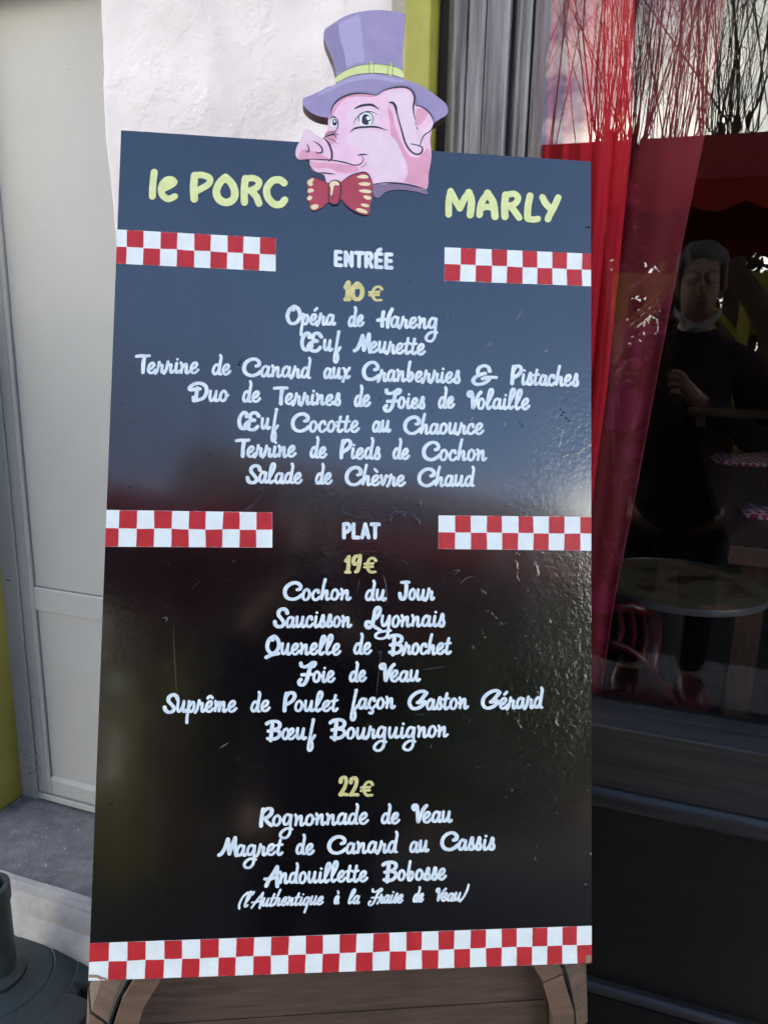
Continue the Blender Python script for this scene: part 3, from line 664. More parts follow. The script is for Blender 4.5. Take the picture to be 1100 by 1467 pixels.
GL = {  # glyph: (advance, strokes); y up from the baseline, pixels of the photo
'a': (13, [[(10.3,11.5),(7,14.3),(3.6,12),(2.2,7),(3.6,3),(6.4,2.8),(9,6.5),(10.2,11)], [(10.6,13.2),(10.1,7),(10.6,3),(12.4,2.4),(13.8,4)]]),
'b': (12.5, [[(5,30),(4,18),(3.4,9),(4.2,3.6),(6.5,2.4),(9.3,5),(10,9.5),(8.2,12.6),(5.6,10.5),(4.4,6)]]),
'c': (10.8, [[(9,10.8),(8.3,13.8),(5,13.6),(2.5,9.5),(2.5,5),(5,2.4),(8,2.8),(11,5.6)]]),
'd': (13.2, [[(9.7,11.5),(7,14.2),(3.8,12),(2.2,7),(3.6,3),(6.4,2.8),(9,6.5),(10,11)], [(10.2,30),(11.4,26),(10.8,16),(10.2,7),(10.8,2.8),(13,2.4)]]),
'e': (11.6, [[(3.4,6.4),(7.2,8.6),(9.3,12),(7.6,14.4),(4.6,13.2),(2.4,9),(2.8,4.4),(5.6,2.3),(8.6,3),(11.6,6)]]),
'f': (11.5, [[(9.3,29),(7.6,29.5)], [(8.6,29.5),(7.4,18),(5.8,4),(4.6,-7),(5,-13),(7.6,-14.6),(9.4,-10),(8.6,-3),(6.4,1.2),(8.6,1.6),(11.8,6)]]),
'g': (14, [[(10.6,11.5),(7.3,14.6),(3.8,12.4),(2.4,7.4),(4,3.4),(6.8,3.4),(9.4,7),(10.6,12)], [(11,13.4),(10.8,5),(11.2,-4),(10.4,-11),(6.6,-15.6),(1.6,-14.8),(-.2,-10.4),(2.6,-5.4),(7.6,-2.4),(13.6,-3.6)]]),
'h': (12.6, [[(5.4,30.5),(4,20),(3,10),(2.6,3.4)], [(3.2,5.6),(5.6,11),(8.4,12.6),(9.2,9),(8.8,4.4),(10,2.2),(12.6,3.6)]]),
'i': (7.6, [[(4,13.6),(3.4,7),(4,2.8),(6,2.4),(8,4.4)], [(4.4,20.2),(4.9,20)]]),
'l': (9.4, [[(3.6,9),(7,16),(9,24),(8.2,29),(5.6,29),(3.8,22),(3,11),(3.2,4.4),(5.2,2.2),(8.6,4.6)]]),
'm': (17.5, [[(2.2,14.6),(3.4,10),(2.8,3)], [(3.4,8),(5.8,13),(8,13),(8.2,8),(7.8,3)], [(8.6,8),(11,13),(13.2,13),(13.6,8),(13.2,3.4),(15,2.2),(17.4,4)]]),
'n': (13.2, [[(2,15),(3.6,11),(3.2,3)], [(3.8,7.6),(6.6,12.6),(9,13),(9.4,8),(9.4,3.6),(11,2.2),(13.6,4.4)]]),
'o': (11.8, [[(6.8,14.3),(3.8,12.6),(2.3,8),(3.2,3.8),(6.2,2.3),(9,4.4),(10,9),(8.6,13),(6,14.2)], [(10,9.6),(12.4,9)]]),
'p': (12.2, [[(3.4,14.6),(3,5),(2.2,-6),(2.4,-13.5)], [(3.6,7),(6,12.6),(9,13.6),(10.4,9.6),(9.4,4.4),(6.6,2.3),(3.8,4.6)]]),
'q': (12.6, [[(10.3,11.5),(7,14.3),(3.6,12),(2.2,7),(3.6,3),(6.4,2.8),(9,6.5),(10.2,11)], [(10.6,13.2),(10.2,2),(9.4,-12)]]),
'r': (11.4, [[(.2,1),(2.4,5),(4.2,15)], [(4.2,14),(5.4,11.2),(8.4,11.6),(8.2,6.4),(8.6,2.8),(10.4,2.3),(12,4.4)]]),
's': (9.6, [[(1.4,3.6),(3.6,9),(5.4,16.4),(7,14.4),(6.8,10.6),(8.6,6),(7.4,2.6),(4.2,2.5),(3,5.6)]]),
't': (9, [[(5.4,22.5),(4.2,13),(3.4,5.6),(4.4,2.6),(6.6,2.4),(9,4.6)], [(1,13.6),(8.4,14.6)]]),
'u': (13.6, [[(2.6,14.4),(2.5,7),(4,2.8),(6.6,3.6),(9,8),(10,13)], [(10.2,14),(9.8,7),(10.2,3),(12,2.2),(14,4)]]),
'v': (11, [[(1.8,14),(3.4,8),(4.6,2.8),(7,8),(8.4,14),(11,13)]]),
'x': (13, [[(2,13.4),(4.6,12.6),(7,6),(9.4,2.4),(12.4,4.4)], [(11.4,14),(7,7.6),(3.4,-2.4)]]),
'y': (13.6, [[(2.6,14.4),(2.4,8),(4.2,3.4),(7,4.4),(9.6,9.6),(10.4,13)], [(11.2,14),(11,4),(11,-6),(9,-12.4),(3,-14.8),(-3,-13),(-4,-9),(0,-5.6),(7,-4.2),(14,-3.4)]]),
'œ': (18.5, [[(6.8,14.3),(3.8,12.6),(2.3,8),(3.2,3.8),(6,2.3),(8.6,5),(9.6,9),(8,13),(6,14.2)], [(10.4,6.4),(14,8.8),(15.8,12),(14,14.4),(11.2,12.6),(9.4,8),(10,4),(12.6,2.3),(15.6,3),(18.4,6)]]),
'1': (10, [[(3,20),(6.6,25.4)], [(7,26),(6.6,14),(6,4.4)], [(2.6,3.2),(9,3.2)]]),
'0': (22, [[(12,26),(5.4,21),(3.4,13),(6.4,5.6),(12.4,3.2),(18,7),(19.8,14.6),(17,22),(11.6,26.6),(9.4,24),(11,21.6)]]),
'9': (16, [[(12.6,25.4),(6.6,25),(3.6,19.6),(5,14.4),(9.4,15),(12.6,20),(13.2,25.6)], [(13.4,26),(12.8,16),(10,5),(7.4,3.4)]]),
'2': (14.6, [[(2.8,20.6),(4,25.6),(8.6,27.4),(11,22.6),(9,13.6),(4.4,5.6),(3,3.2),(7.6,3.8),(13,3.2)]]),
'€': (20.6, [[(19,18.5),(15.6,22),(10,21),(6.6,15),(7,8),(11,3),(18.6,3)], [(2.2,14),(15.4,14.8)], [(2.2,9.6),(14.6,10.4)]]),
'C': (23, [[(17.6,16.8),(20.8,18),(21,23),(16,27),(9,25.6),(3.8,19.6),(3,11.6),(6.6,5),(13.6,2.8),(20,5.4),(23.4,9)]]),
'T': (17.6, [[(2.8,25.6),(9,26.4),(15,26.2),(20,26.4)], [(13.6,26),(12.8,15),(13.2,3)]]),
'D': (27, [[(8.6,18.4),(4,18),(2.8,21),(8,26),(15.6,27.2),(22.6,23.4),(24.6,14.6),(21,6.4),(13.6,3)], [(12.6,20.6),(12,12),(11.6,4),(9.6,2.4),(8.6,7)], [(7.6,18.8),(16,19.4)]]),
'P': (15, [[(4,26),(3,14),(3.2,2.6)], [(4,22),(8,26.6),(13,26.4),(15,21.6),(12,15.6),(5.6,11)]]),
'F': (20.6, [[(3,27.4),(4.4,23.6),(9.6,22.8),(15.4,25),(20,28.4),(23.4,27.8),(21.6,24),(17.4,22.4)], [(17.2,23.6),(15,14),(13,4),(9,-2),(4,-2.2),(2.2,2),(4.6,5.2)], [(5.6,11.6),(19.4,12.4)]]),
'V': (15, [[(4,20.6),(2.4,23.4),(4,26.6),(7,25.6),(8.6,17),(10,4)], [(10.6,3.4),(13.4,14),(16.4,22),(19.4,26)]]),
'S': (17.4, [[(19,21.4),(17,25.6),(12.4,27.4),(7.6,24.4),(7.2,18.8),(11.6,13.4),(15.4,8),(13.4,3.6),(8.6,2.6),(4.4,5),(2.8,9.4)]]),
'J': (14.6, [[(4,26.6),(14.6,27)], [(10.8,26.6),(11.4,17),(11,7),(8,2.8),(4.4,4.4),(2.6,10.6)]]),
'L': (20, [[(14.6,13.6),(18,19),(18.8,25.4),(16,28.2),(12.8,24.6),(11.8,14),(9.8,4),(6,.4),(2.8,3),(3.2,8),(7.4,8),(12.6,2.4),(21.4,-3.4)]]),
'Q': (20.4, [[(11,26.4),(5.4,22.6),(2.8,14),(5,6.4),(10.4,3.4),(16,6.6),(18.4,14),(16.4,21.6),(11.6,26.4),(9,24.6),(9.4,22)], [(2.4,-2.4),(9.6,.8),(19,3)]]),
'O': (21.6, [[(11.6,26.8),(5.4,22.4),(2.8,14),(5.6,5.6),(11.4,2.8),(17.6,6),(20.4,14),(18,22),(12.4,26.8),(9.6,25),(10.4,22.4)]]),
'R': (15.6, [[(4,26.4),(3,14),(3,2.8)], [(4,22.4),(8.4,27),(14,26.6),(14.8,21.4),(11,15.6),(5.4,12.4)], [(7.6,12.6),(11.4,7),(16,3)]]),
'B': (21.6, [[(1.6,24.4),(6,27.2),(13.4,27.8),(18.6,25),(18.4,19.4),(13.4,16),(8,15)], [(12,15.6),(18.4,13.6),(20,8.4),(16,3.8),(9.6,2.6),(4.4,3.8)], [(9.2,23.6),(8.8,12),(8.6,1)], [(4.4,14),(12,15.4)]]),
'G': (25, [[(25,25.4),(19.6,28),(11.6,25.6),(4.6,19),(3,10.4),(7,4),(13.6,3.2),(20,7),(23.6,12.8),(19,12.4),(13.6,11.8)], [(25,25.4),(20,18),(15.4,12)]]),
'M': (22, [[(1.6,3.4),(5,6),(8.6,13.6),(11.4,25.6)], [(11.6,25.4),(13,15),(14.8,5)], [(14.8,5),(17.4,16),(20.4,27.4)], [(20.4,27.4),(21.4,15),(23.6,2.6)]]),
'H': (18.4, [[(9,24),(8.2,14),(8.8,3.6)], [(20,28.6),(17,20),(15.6,10),(16,2.6)], [(2.4,11.6),(10,13.6),(19.6,12.6)]]),
'A': (20.4, [[(4,-.6),(8,9),(13.4,19),(17.4,27)], [(17.4,27),(18.2,14),(19.6,-1.6)], [(1.4,9.4),(9,9.6),(19,12.6)]]),
'Œ': (33.4, [[(13,20.4),(12.6,24.4),(8.6,26),(4.2,20.6),(2.8,12),(5.6,4.4),(11,2.8),(14.4,6)], [(30.4,21),(26,25.4),(20.6,25),(17.8,20.6),(19.4,16.6),(25,14.8)], [(24,14.6),(16.6,13),(12.2,8),(13.2,4.2),(16.4,6),(17,10)], [(14,4.2),(20,1.2),(26,2),(30,6)]]),
'&': (35, [[(23.6,20),(21.4,25),(16,27.4),(9.6,24.6),(7.6,18.4),(11,14.8),(18,16.4)], [(12,14.6),(5,10.6),(2.6,5),(7,.6),(14.6,1),(21,4.6),(24.4,9.4)], [(14.6,8.4),(22,10.8),(33,10.8)]]),
'(': (10, [[(11,29),(5,22),(2.4,13),(2,5),(4.2,-1)]]), ')': (10, [[(8.4,33),(8.4,22),(5.4,9),(.6,1)]]),
"'": (4, [[(3.6,29.6),(2.4,25.4)]]),
}
def _st(y):
    if y <= 2.3: return y
    if y <= 14.6: return 2.3+(y-2.3)*1.21
    return 17.18+(y-14.6)*(30.4-17.18)/(30.4-14.6)
for _k in list(GL):
    if _k.islower() or _k in "œ": GL[_k] = (GL[_k][0], [[(x, _st(y)) for x, y in q] for q in GL[_k][1]])
def acc(base, extra): a, s_ = GL[base]; return (a, s_+extra)
GL['é'] = acc('e', [[(7,22.4),(10,25.6)]]); GL['è'] = acc('e', [[(4.4,26),(7.6,22.4)]]); GL['ê'] = acc('e', [[(3.4,21.6),(6.4,24.8),(9.6,21.8)]])
GL['à'] = acc('a', [[(6,26),(8.4,22)]]); GL['ç'] = acc('c', [[(6,2),(8,-1.6),(6.4,-4.8),(3.6,-4)]])

def word(mb, txt, x0, x1, b0, b1, w=5.3, sy=1.0, slant=.07, n0=.0006, jit=.35, fit='ink'):
    rnd = random.Random(txt+str(x0)); pen = 0; L_ = []; WS = []
    for ch in txt:
        adv, ss = GL[ch]
        dy = rnd.uniform(-jit, jit); kx = rnd.uniform(.97, 1.03); ky = rnd.uniform(.96, 1.04)
        for s_ in ss:
            WS.append(w*(.76 if (ch.islower() and w > 3.5) else 1))
            L_.append([(pen+x*kx, y*ky+dy+rnd.uniform(-.18, .18)) for x, y in s_])
        pen += adv*kx
    L_ = [[(x+y*slant, y) for x, y in s_] for s_ in L_]
    lo = min(x for s_ in L_ for x, y in s_)-w/2; hi = max(x for s_ in L_ for x, y in s_)+w/2
    k = ((x1-x0)-w)/((hi-lo)-w)
    def mp_(x, y, n): 
        t = (x-x0)/(x1-x0); return bpx(x, b0+(b1-b0)*t-y, n)
    for s_, ws in zip(L_, WS):
        stroke(mb, [(x0+w/2+(x-lo-w/2)*k, y*sy) for x, y in s_], ws, mp_, n0)
LINES = [
 [('Opéra',408.8,481.8,466,467.5),('de',497,522.5,469.3,469.6),('Hareng',537.8,628,470.5,474)],
 [('Œuf',429.6,489.4,504,504.5),('Meurette',504.7,610.3,506,511)],
 [('Terrine',193,286.6,535,535.8),('de',302.7,332,537.6,538),('Canard',347,446.5,540,543.4),('aux',462,503,543.6,544.6),('Cranberries',518,659.7,547,551.6),('&',674.4,712.7,552,553),('Pistaches',730,828.9,553.6,556.9)],
 [('Duo',269,329.6,575.6,576),('de',346,374.7,577,577.4),('Terrines',390.2,489,580.6,582.4),('de',505.9,532,584,584.3),('Foies',548,609.6,586.4,587.6),('de',626,652,587.3,587.6),('Volaille',667.5,759.5,588.4,589.6)],
 [('Œuf',340,400.4,616,616.5),('Cocotte',416.5,516,620,621),('au',531.7,561,620.7,621),('Chaource',577,694,624,625)],
 [('Terrine',336,425.7,655.6,656.4),('de',442.8,469.6,657,657.4),('Pieds',486,545.8,658.4,660),('de',561,587.7,660,660.3),('Cochon',604,698,661.6,662.6)],
 [('Salade',352,434.4,693.3,694),('de',450.5,477.4,694.8,695),('Chèvre',493.7,581.8,697,698.2),('Chaud',597.5,680.6,698.8,699.3)],
 [('Cochon',405.7,504.6,861,861.4),('du',522,555,861.7,862),('Jour',570,624,861.7,862)],
 [('Saucisson',391.4,505.5,899.8,900),('Lyonnais',522,638.4,899.8,900)],
 [('Quenelle',379,490,938.8,939.6),('de',505.5,534,939,939.2),('Brochet',554.5,648,939,939.6)],
 [('Foie',426,481.8,978.7,978.8),('de',499.5,526.7,978,978),('Veau',542.8,603.6,978.2,978)],
 [('Suprême',234,341.4,1021.3,1020.6),('de',358.5,389,1020.6,1020.4),('Poulet',405.4,486.4,1020.4,1020),('façon',501,568,1017.4,1017),('Gaston',584,672.6,1018.6,1018),('Gérard',688.7,779,1018.6,1017.2)],
 [('Bœuf',380,454,1060.8,1060.4),('Bourguignon',470.9,643.7,1060.6,1058)],
 [('Rognonnade',372,530,1184.7,1181.8),('de',545.4,574.5,1181.8,1181.5),('Veau',589.3,649.6,1180.4,1180)],
 [('Magret',312,408,1227.6,1226),('de',423.4,452.4,1225.4,1225),('Canard',469.5,572,1224.6,1223),('au',586,616.5,1222.6,1222.4),('Cassis',631,710.4,1220.8,1219.6)],
 [('Andouillette',377.5,528.8,1267.6,1264.2),('Bobosse',546.8,641.3,1264,1262)],
]
for ln in LINES:
    for wd in ln: mb = MB(); word(mb, *wd); orient(mb.build('menu_word', M['letter'], board, fix=False))
for wd in [("(l'Authentique",342,464.7,1300,1296.8),('à',479,487.4,1296,1296),('la',499,516.7,1295.6,1295.4),('Fraise',527.6,578.7,1295,1294.6),('de',591.7,608,1294,1293.8),('Veau)',624.5,673.2,1293,1292)]:
    mb = MB(); word(mb, *wd, w=3.1, sy=.76, slant=.3); orient(mb.build('menu_word', M['letter'], board, fix=False))
for ln in ([('10',490.7,521.8,432,432.4),('€',526.3,548.5,433,433.4)], [('19',492.4,518.5,822.6,822.6),('€',520,540.4,822.4,822.4)], [('22',485.5,515.6,1141.6,1141.6),('€',515.6,536.3,1142,1142)]):
    mb = MB()
    for wd in ln: word(mb, *wd, w=6.6 if wd[0] == '10' else (5.2 if wd[0] != '€' else 4.2), slant=.02)
    orient(mb.build('price', M['gold'], board, fix=False))
BL = {'E': (14,[[(3,3),(3,22)],[(3,22),(10.4,22)],[(3,12.6),(9.6,12.6)],[(3,3),(10.6,3)]]), 'N': (15,[[(3,3),(3,22)],[(3,22),(11.4,3)],[(11.4,3),(11.4,22)]]),
 'T': (13.4,[[(1.6,22),(12,22)],[(6.8,22),(6.6,3)]]), 'R': (14,[[(3,3),(3,22)],[(3,22),(9,22),(10.4,17),(8,12.6),(3,12.4)],[(6.6,12),(11,3)]]),
 'É': (14,[[(3,3),(3,22)],[(3,22),(10.4,22)],[(3,12.6),(9.6,12.6)],[(3,3),(10.6,3)],[(5.6,26.4),(9,28.6)]]),
 'P': (13.6,[[(3,3),(3,22)],[(3,22),(9,22),(11,17),(8.4,11.8),(3,11)]]), 'L': (12.6,[[(3,3),(3,22)],[(3,3),(10.4,3)]]), 'A': (14.6,[[(2.6,3),(7.2,22)],[(7.2,22),(12,3)],[(4.4,8.6),(10.4,8.6)]])}
def block(mb, txt, x0, x1, b0, b1, w):
    pen = 0; L_ = []
    for ch in txt:
        adv, ss = BL[ch]; L_ += [[(pen+x, y) for x, y in s_] for s_ in ss]; pen += adv
    lo = min(x for s_ in L_ for x, y in s_); hi = max(x for s_ in L_ for x, y in s_); k = ((x1-x0)-w)/(hi-lo)
    for s_ in L_: stroke(mb, [(x0+w/2+(x-lo)*k, y) for x, y in s_], w, lambda x, y, n: bpx(x, b0+(b1-b0)*(x-x0)/(x1-x0)-y, n), .0006, thin=False)
for a in (('ENTRÉE', 477.5, 563, 382.8, 387.4, 5.6), ('PLAT', 490, 545.3, 773, 773.4, 5.6)):
    mb = MB(); block(mb, *a); orient(mb.build('heading', M['letter'], board, fix=False))
mb = MB()
def tl(ox, oy, k, w, sts):
    for s_ in sts:
        ww = w
        if isinstance(s_, tuple): ww, s_ = s_
        stroke(mb, [(ox+x/k, oy+y/k) for x, y in s_], ww, lambda x, y, n: bpx(x, y, n), .0006, thin=False, per=9)
tl(200, 230, 5, 10, [[(103,78),(94,160),(90,252)], (9.4,[(170,197),(215,176),(246,152),(226,132),(186,137),(155,180),(158,235),(196,270),(232,262),(250,252)]),
 (11,[(392,104),(385,190),(390,272)]), (9.4,[(395,102),(450,102),(500,125),(492,165),(445,195),(405,218)]),
 (11,[(612,118),(570,160),(547,225),(572,280),(624,298),(668,275),(680,225),(658,165),(612,118)]),
 (10.4,[(755,128),(747,210),(748,298)]), (9.4,[(760,128),(812,126),(852,150),(838,190),(785,215)]), (10,[(795,215),(832,255),(852,306)]),
 (10.4,[(1032,160),(1000,138),(950,145),(910,195),(915,260),(960,310),(1008,312),(1036,282)])])
orient(mb.build('title_lettering', M['title'], board, fix=False)); mb = MB()
tl(600, 240, 4.231, 9.6, [[(176,288),(177,210),(188,148)], [(188,148),(214,200),(244,252)], [(244,252),(272,192),(300,156)], (10.6,[(298,156),(314,210),(306,292)]),
 [(362,292),(374,220),(414,160)], (10.4,[(410,160),(446,220),(456,304)]), (9,[(372,252),(412,244),(452,254)]),
 (10.4,[(520,172),(514,240),(516,304)]), (9,[(522,172),(572,166),(596,190),(576,226),(532,240)]), [(548,238),(574,270),(602,310)],
 (10,[(668,178),(656,240),(652,308)]), (9,[(655,318),(692,322),(716,318)]), [(743,188),(762,224),(796,262)], [(838,190),(812,248),(784,300),(776,320)]])
orient(mb.build('title_lettering', M['title'], board, fix=False))

# ---- the pig cut-out (traced in a 4.231x enlargement of the photograph, origin 400,0)
def EN(n): return .0004+(n-.0105)*.35 if n > .01 else n
def cut(X_, Y_, n):                            # where the sight line through that spot meets the plane n in front of the board
    d = ray(400+X_/4.231, Y_/4.231); p0 = B_O+BN*n
    return O+d*((p0-O).dot(BN)/d.dot(BN))
emb = empty('pig_emblem', B_O+BV*B_H); emb.parent = board; emb.location = BV*B_H
def slab(name, pts, n0, n1, m, medge, closed_smooth=True, per=5):
    n1 = EN(n1)
    S = smooth(pts, per, True) if closed_smooth else [np.array(p, float) for p in pts]
    # outline fixed at the front plane, pushed straight back to n0
    fr_ = [cut(x, y, n1) for x, y in S]; bk = [p-BN*(n1-n0) for p in fr_]; k = len(S)
    me = bpy.data.meshes.new(name); me.from_pydata(fr_+bk, [], [tuple(range(k)), tuple(range(2*k-1, k-1, -1))]+[(i, i+k, (i+1) % k+k, (i+1) % k) for i in range(k)])
    b = bmesh.new(); b.from_mesh(me); bmesh.ops.recalc_face_normals(b, faces=b.faces); b.to_mesh(me); b.free()
    me.materials.append(m); me.materials.append(medge)
    for i, p in enumerate(me.polygons): p.material_index = 0 if i == 0 else 1
    return link(name, me, None, emb)
def patches(name, lst, n, m, parent=emb):
    for q, pts in enumerate(lst):
        mb = MB(); S = smooth(pts, 5, True); mb.add([cut(x, y, EN(n)+q*.000008) for x, y in S], [tuple(range(len(S)))])
        o = mb.build(name, m, emb, fix=False); orient(o)
def lines(name, lst, n, m):
    for w, e0, e1, pts in lst: mb = MB(); stroke(mb, pts, w, cut, EN(n), thin=False, ends=(e0, e1), per=8); o = mb.build(name, m, emb, fix=False); orient(o)
P_ = lambda n, c, v=.08: paint(n, c, v, 40, .5)
M['hat'] = P_('lilac_paint', (.325, .265, .44)); M['hat_l'] = P_('pale_lilac_paint', (.40, .345, .53), .04); M['hat_d'] = P_('shaded_lilac_paint', (.265, .22, .365), .05)
M['band'] = P_('pale_lime_paint', (.66, .72, .30)); M['pink'] = P_('pink_paint', (.84, .54, .67), .06); M['pink_l'] = P_('pale_pink_paint', (.82, .605, .69), .05); M['pink_d'] = P_('rose_paint', (.74, .34, .45), .08)
M['pink_m'] = P_('soft_pink_paint', (.83, .59, .705), .05); M['ink'] = P_('ink_paint', (.035, .025, .05)); M['bow'] = P_('bow_red_paint', (.42, .055, .085)); M['cream'] = P_('cream_paint', (.80, .68, .42)); M['mauve'] = P_('mauve_paint', (.24, .165, .26)); M['eye'] = P_('eye_white_paint', (.78, .84, .80), .03)
M['cutedge'] = P_('cut_edge_paint', (.055, .03, .035))
hat = [(272,186),(310,152),(350,126),(400,98),(460,78),(540,64),(620,61),(690,68),(740,79),(763,95),(757,200),(749,300),(747,400),(753,476),(830,505),(900,545),(960,588),(1005,625),(1022,660),(1014,695),(975,720),(935,742),
       (860,760),(700,780),(500,790),(380,780),(318,745),(298,716),(240,704),(190,680),(152,644),(142,612),(150,592),(180,582),(240,555),(290,528),(346,500),(332,390),(302,310),(277,245)]
slab('hat', hat, -TH+.0003, .0105, M['hat'], M['cutedge'], True, 4)
head = [(300,718),(325,640),(366,598),(430,572),(500,565),(590,578),(636,548),(700,531),(760,528),(800,548),(822,590),(824,638),(870,650),(915,688),(937,738),(922,800),(914,850),(921,950),(906,1050),(895,1143),
        (850,1138),(800,1120),(680,1106),(570,1116),(500,1110),(400,1110),(345,1105),(292,1112),(274,1062),(238,1046),(200,1028),(184,1000),(182,968),(130,970),(100,942),(105,892),(130,845),(146,800),(160,782),(190,790),(222,818),(262,836),(285,810),(302,775),(296,742)]
slab('head', head, -TH+.0006, .0125, M['pink'], M['pink_d'], True, 4)
patches('rose_shading', [[(335,650),(375,600),(440,575),(520,568),(585,580),(560,590),(470,585),(400,600),(360,640),(330,690),(312,700)],
  [(660,650),(690,700),(700,760),(735,850),(770,920),(800,950),(850,950),(900,900),(918,960),(905,1050),(895,1135),(820,1120),(760,1100),(780,1050),(760,980),(720,900),(680,830),(670,740)],
  [(835,660),(880,665),(900,690),(870,740),(840,760),(828,710)],
  [(190,975),(230,985),(300,985),(400,1000),(470,1010),(480,1040),(420,1050),(360,1045),(300,1020),(230,1020),(195,1005)],
  [(120,930),(150,905),(200,915),(260,940),(300,960),(250,972),(170,968),(125,965)],
  [(280,800),(330,790),(350,800),(340,850),(310,880),(285,850)]], .0127, M['pink_d'])
PALE = [[(430,820),(520,800),(620,810),(690,850),(730,930),(760,1000),(740,1060),(680,1095),(600,1100),(560,1060),(540,960),(480,900),(420,870)],
  [(650,560),(720,545),(770,550),(800,590),(810,680),(830,770),(850,860),(870,890),(850,920),(810,920),(780,880),(745,790),(720,690),(700,640),(660,600)],
  [(150,800),(180,795),(215,825),(240,850),(180,850),(140,880),(125,880)],
  [(480,630),(560,640),(600,680),(590,760),(520,780),(440,780),(420,700)],
  [(850,830),(880,790),(920,740),(930,750),(912,800),(900,820),(865,860),(850,880)]]
def grow(L_, k):
    o = []
    for P in L_:
        cx_ = sum(a for a, b in P)/len(P); cy_ = sum(b for a, b in P)/len(P); o.append([(cx_+(a-cx_)*k, cy_+(b-cy_)*k) for a, b in P])
    return o
patches('blended_shading', grow([PALE[0], PALE[3]], 1.09), .01281, M['pink_m'])
patches('pale_shading', PALE, .0129, M['pink_l'])
patches('hat_highlight', [[(360,152),(400,122),(450,100),(482,92),(500,180),(508,280),(515,372),(460,385),(410,405),(395,320),(370,230)], [(245,556),(330,518),(440,465),(560,452),(680,470),(760,490),(700,500),(560,480),(420,500),(320,545),(240,580)]], .0107, M['hat_l'])
patches('hat_shadow', [[(278,190),(330,150),(356,150),(366,230),(390,320),(405,408),(350,440),(334,380),(306,305),(282,240)], [(320,640),(365,585),(430,558),(520,548),(590,560),(640,530),(700,515),(760,512),(820,540),(845,630),(900,660),(945,730),(930,740),(850,700),(700,640),(500,620),(400,640),(330,700)]], .0107, M['hat_d'])
patches('hat_band', [[(343,468),(400,428),(470,400),(550,388),(640,392),(720,412),(750,436),(750,470),(690,458),(600,444),(510,446),(430,462),(350,500)]], .0109, M['band'])
patches('buckle', [[(547,440),(546,376),(556,372),(573,392),(573,442)], [(655,450),(660,404),(688,380),(687,456)]], .0111, M['band'])
lines('hat_line', [(w*4.231, a, b, p) for w, a, b, p in [(.55,.6,.6,[(343,468),(400,428),(470,400),(550,388),(640,392),(720,412),(752,440)]), (.6,.6,.6,[(346,502),(430,462),(510,446),(600,444),(690,456),(752,474)]), (.5,1,1,[(546,440),(545,372)]), (.5,1,.5,[(546,372),(573,392)]), (.4,1,1,[(573,392),(573,442)]),
  (.5,1,1,[(655,452),(660,404)]), (.5,.6,.6,[(660,404),(689,378)]), (.5,1,1,[(689,378),(687,458)]), (.5,.3,.3,[(745,82),(763,95),(759,150)])]], .0114, M['ink'])
K = 5.2
patches('eye_white', [[(482,735),(484,700),(505,683),(535,680),(560,695),(570,725),(560,750),(530,762),(500,760)], [(310,745),(312,722),(328,712),(345,718),(356,738),(350,760),(332,768),(315,765)]], .0130, M['eye'])
patches('pupil', [[(500,735),(505,705),(520,692),(540,698),(556,720),(552,742),(532,756),(510,752)], [(322,742),(326,725),(338,722),(350,735),(349,752),(338,762),(325,756)]], .0131, M['ink'])
patches('eye_glint', [[(528,708),(545,706),(552,722),(540,728),(530,722)], [(540,738),(556,732),(554,744),(544,750)], [(330,732),(340,730),(341,740),(332,742)]], .0132, M['eye'])
lines('face_line', [(a*K, b, c, d) for a, b, c, d in [
  (1.9,.3,.3,[(312,700),(325,645),(366,600),(430,572),(500,565),(592,578)]), (1.9,.3,.2,[(592,578),(636,548),(700,530),(760,528),(800,548),(820,590),(812,650),(818,700),(828,732)]),
  (1.5,.3,.3,[(824,638),(870,650),(915,690),(938,740)]), (2.9,.5,.3,[(458,658),(500,640),(560,636),(604,662)]),
  (1.1,.3,.3,[(452,755),(458,730),(485,700),(520,678),(560,678),(600,696)]), (1.0,1,1,[(482,735),(484,700),(505,683),(535,680),(560,695),(570,725),(558,752)]), (2.3,.2,.2,[(428,803),(460,778),(520,770),(590,770),(655,790)]),
  (1.1,.3,.3,[(310,742),(312,722),(328,712),(345,718),(356,738),(354,775),(335,800),(312,815)]), (1.0,.3,.3,[(300,716),(325,704),(345,712)]),
  (2.3,.4,.6,[(272,838),(300,870),(318,920),(318,960),(300,975)]), (1.4,.3,.3,[(120,968),(200,964),(260,968),(320,970),(400,985),(450,1000),(490,995),(510,970),(500,940)]), (1.5,.3,.3,[(474,942),(500,936),(538,936)]),
  (1.0,.3,.2,[(182,970),(186,1005),(215,1035)]), (1.4,.2,.2,[(240,1046),(290,1050),(342,1056)]), (.6,.3,.3,[(530,980),(518,1000),(492,1018)]),
  (1.3,.3,.3,[(262,838),(300,820),(330,812),(362,816)]), (.9,.3,.2,[(280,832),(330,818),(352,846)]), (.8,.3,.2,[(270,826),(310,802),(345,798)]),(.9,.3,.2,[(290,836),(330,850),(350,872)]),
  (1.4,.3,.3,[(168,872),(180,900),(176,920),(160,918)]), (1.7,.3,.3,[(208,856),(236,872),(260,900),(256,924),(230,926),(222,916)]),
  (3.0,.5,.4,[(668,620),(690,625),(706,650),(712,690)]), (1.9,.5,.6,[(706,650),(722,720),(742,790),(762,860),(790,908),(826,934),(858,928),(868,900),(850,884),(800,872)]),
  (1.5,.3,.5,[(938,745),(918,790),(880,818),(862,850),(852,880)]), (1.2,.2,.2,[(824,742),(828,755)]), (1.2,.2,.2,[(832,768),(838,784)]), 
  (1.6,.3,.3,[(574,1115),(640,1108),(720,1110),(800,1122),(895,1146)])]], .0133, M['ink'])
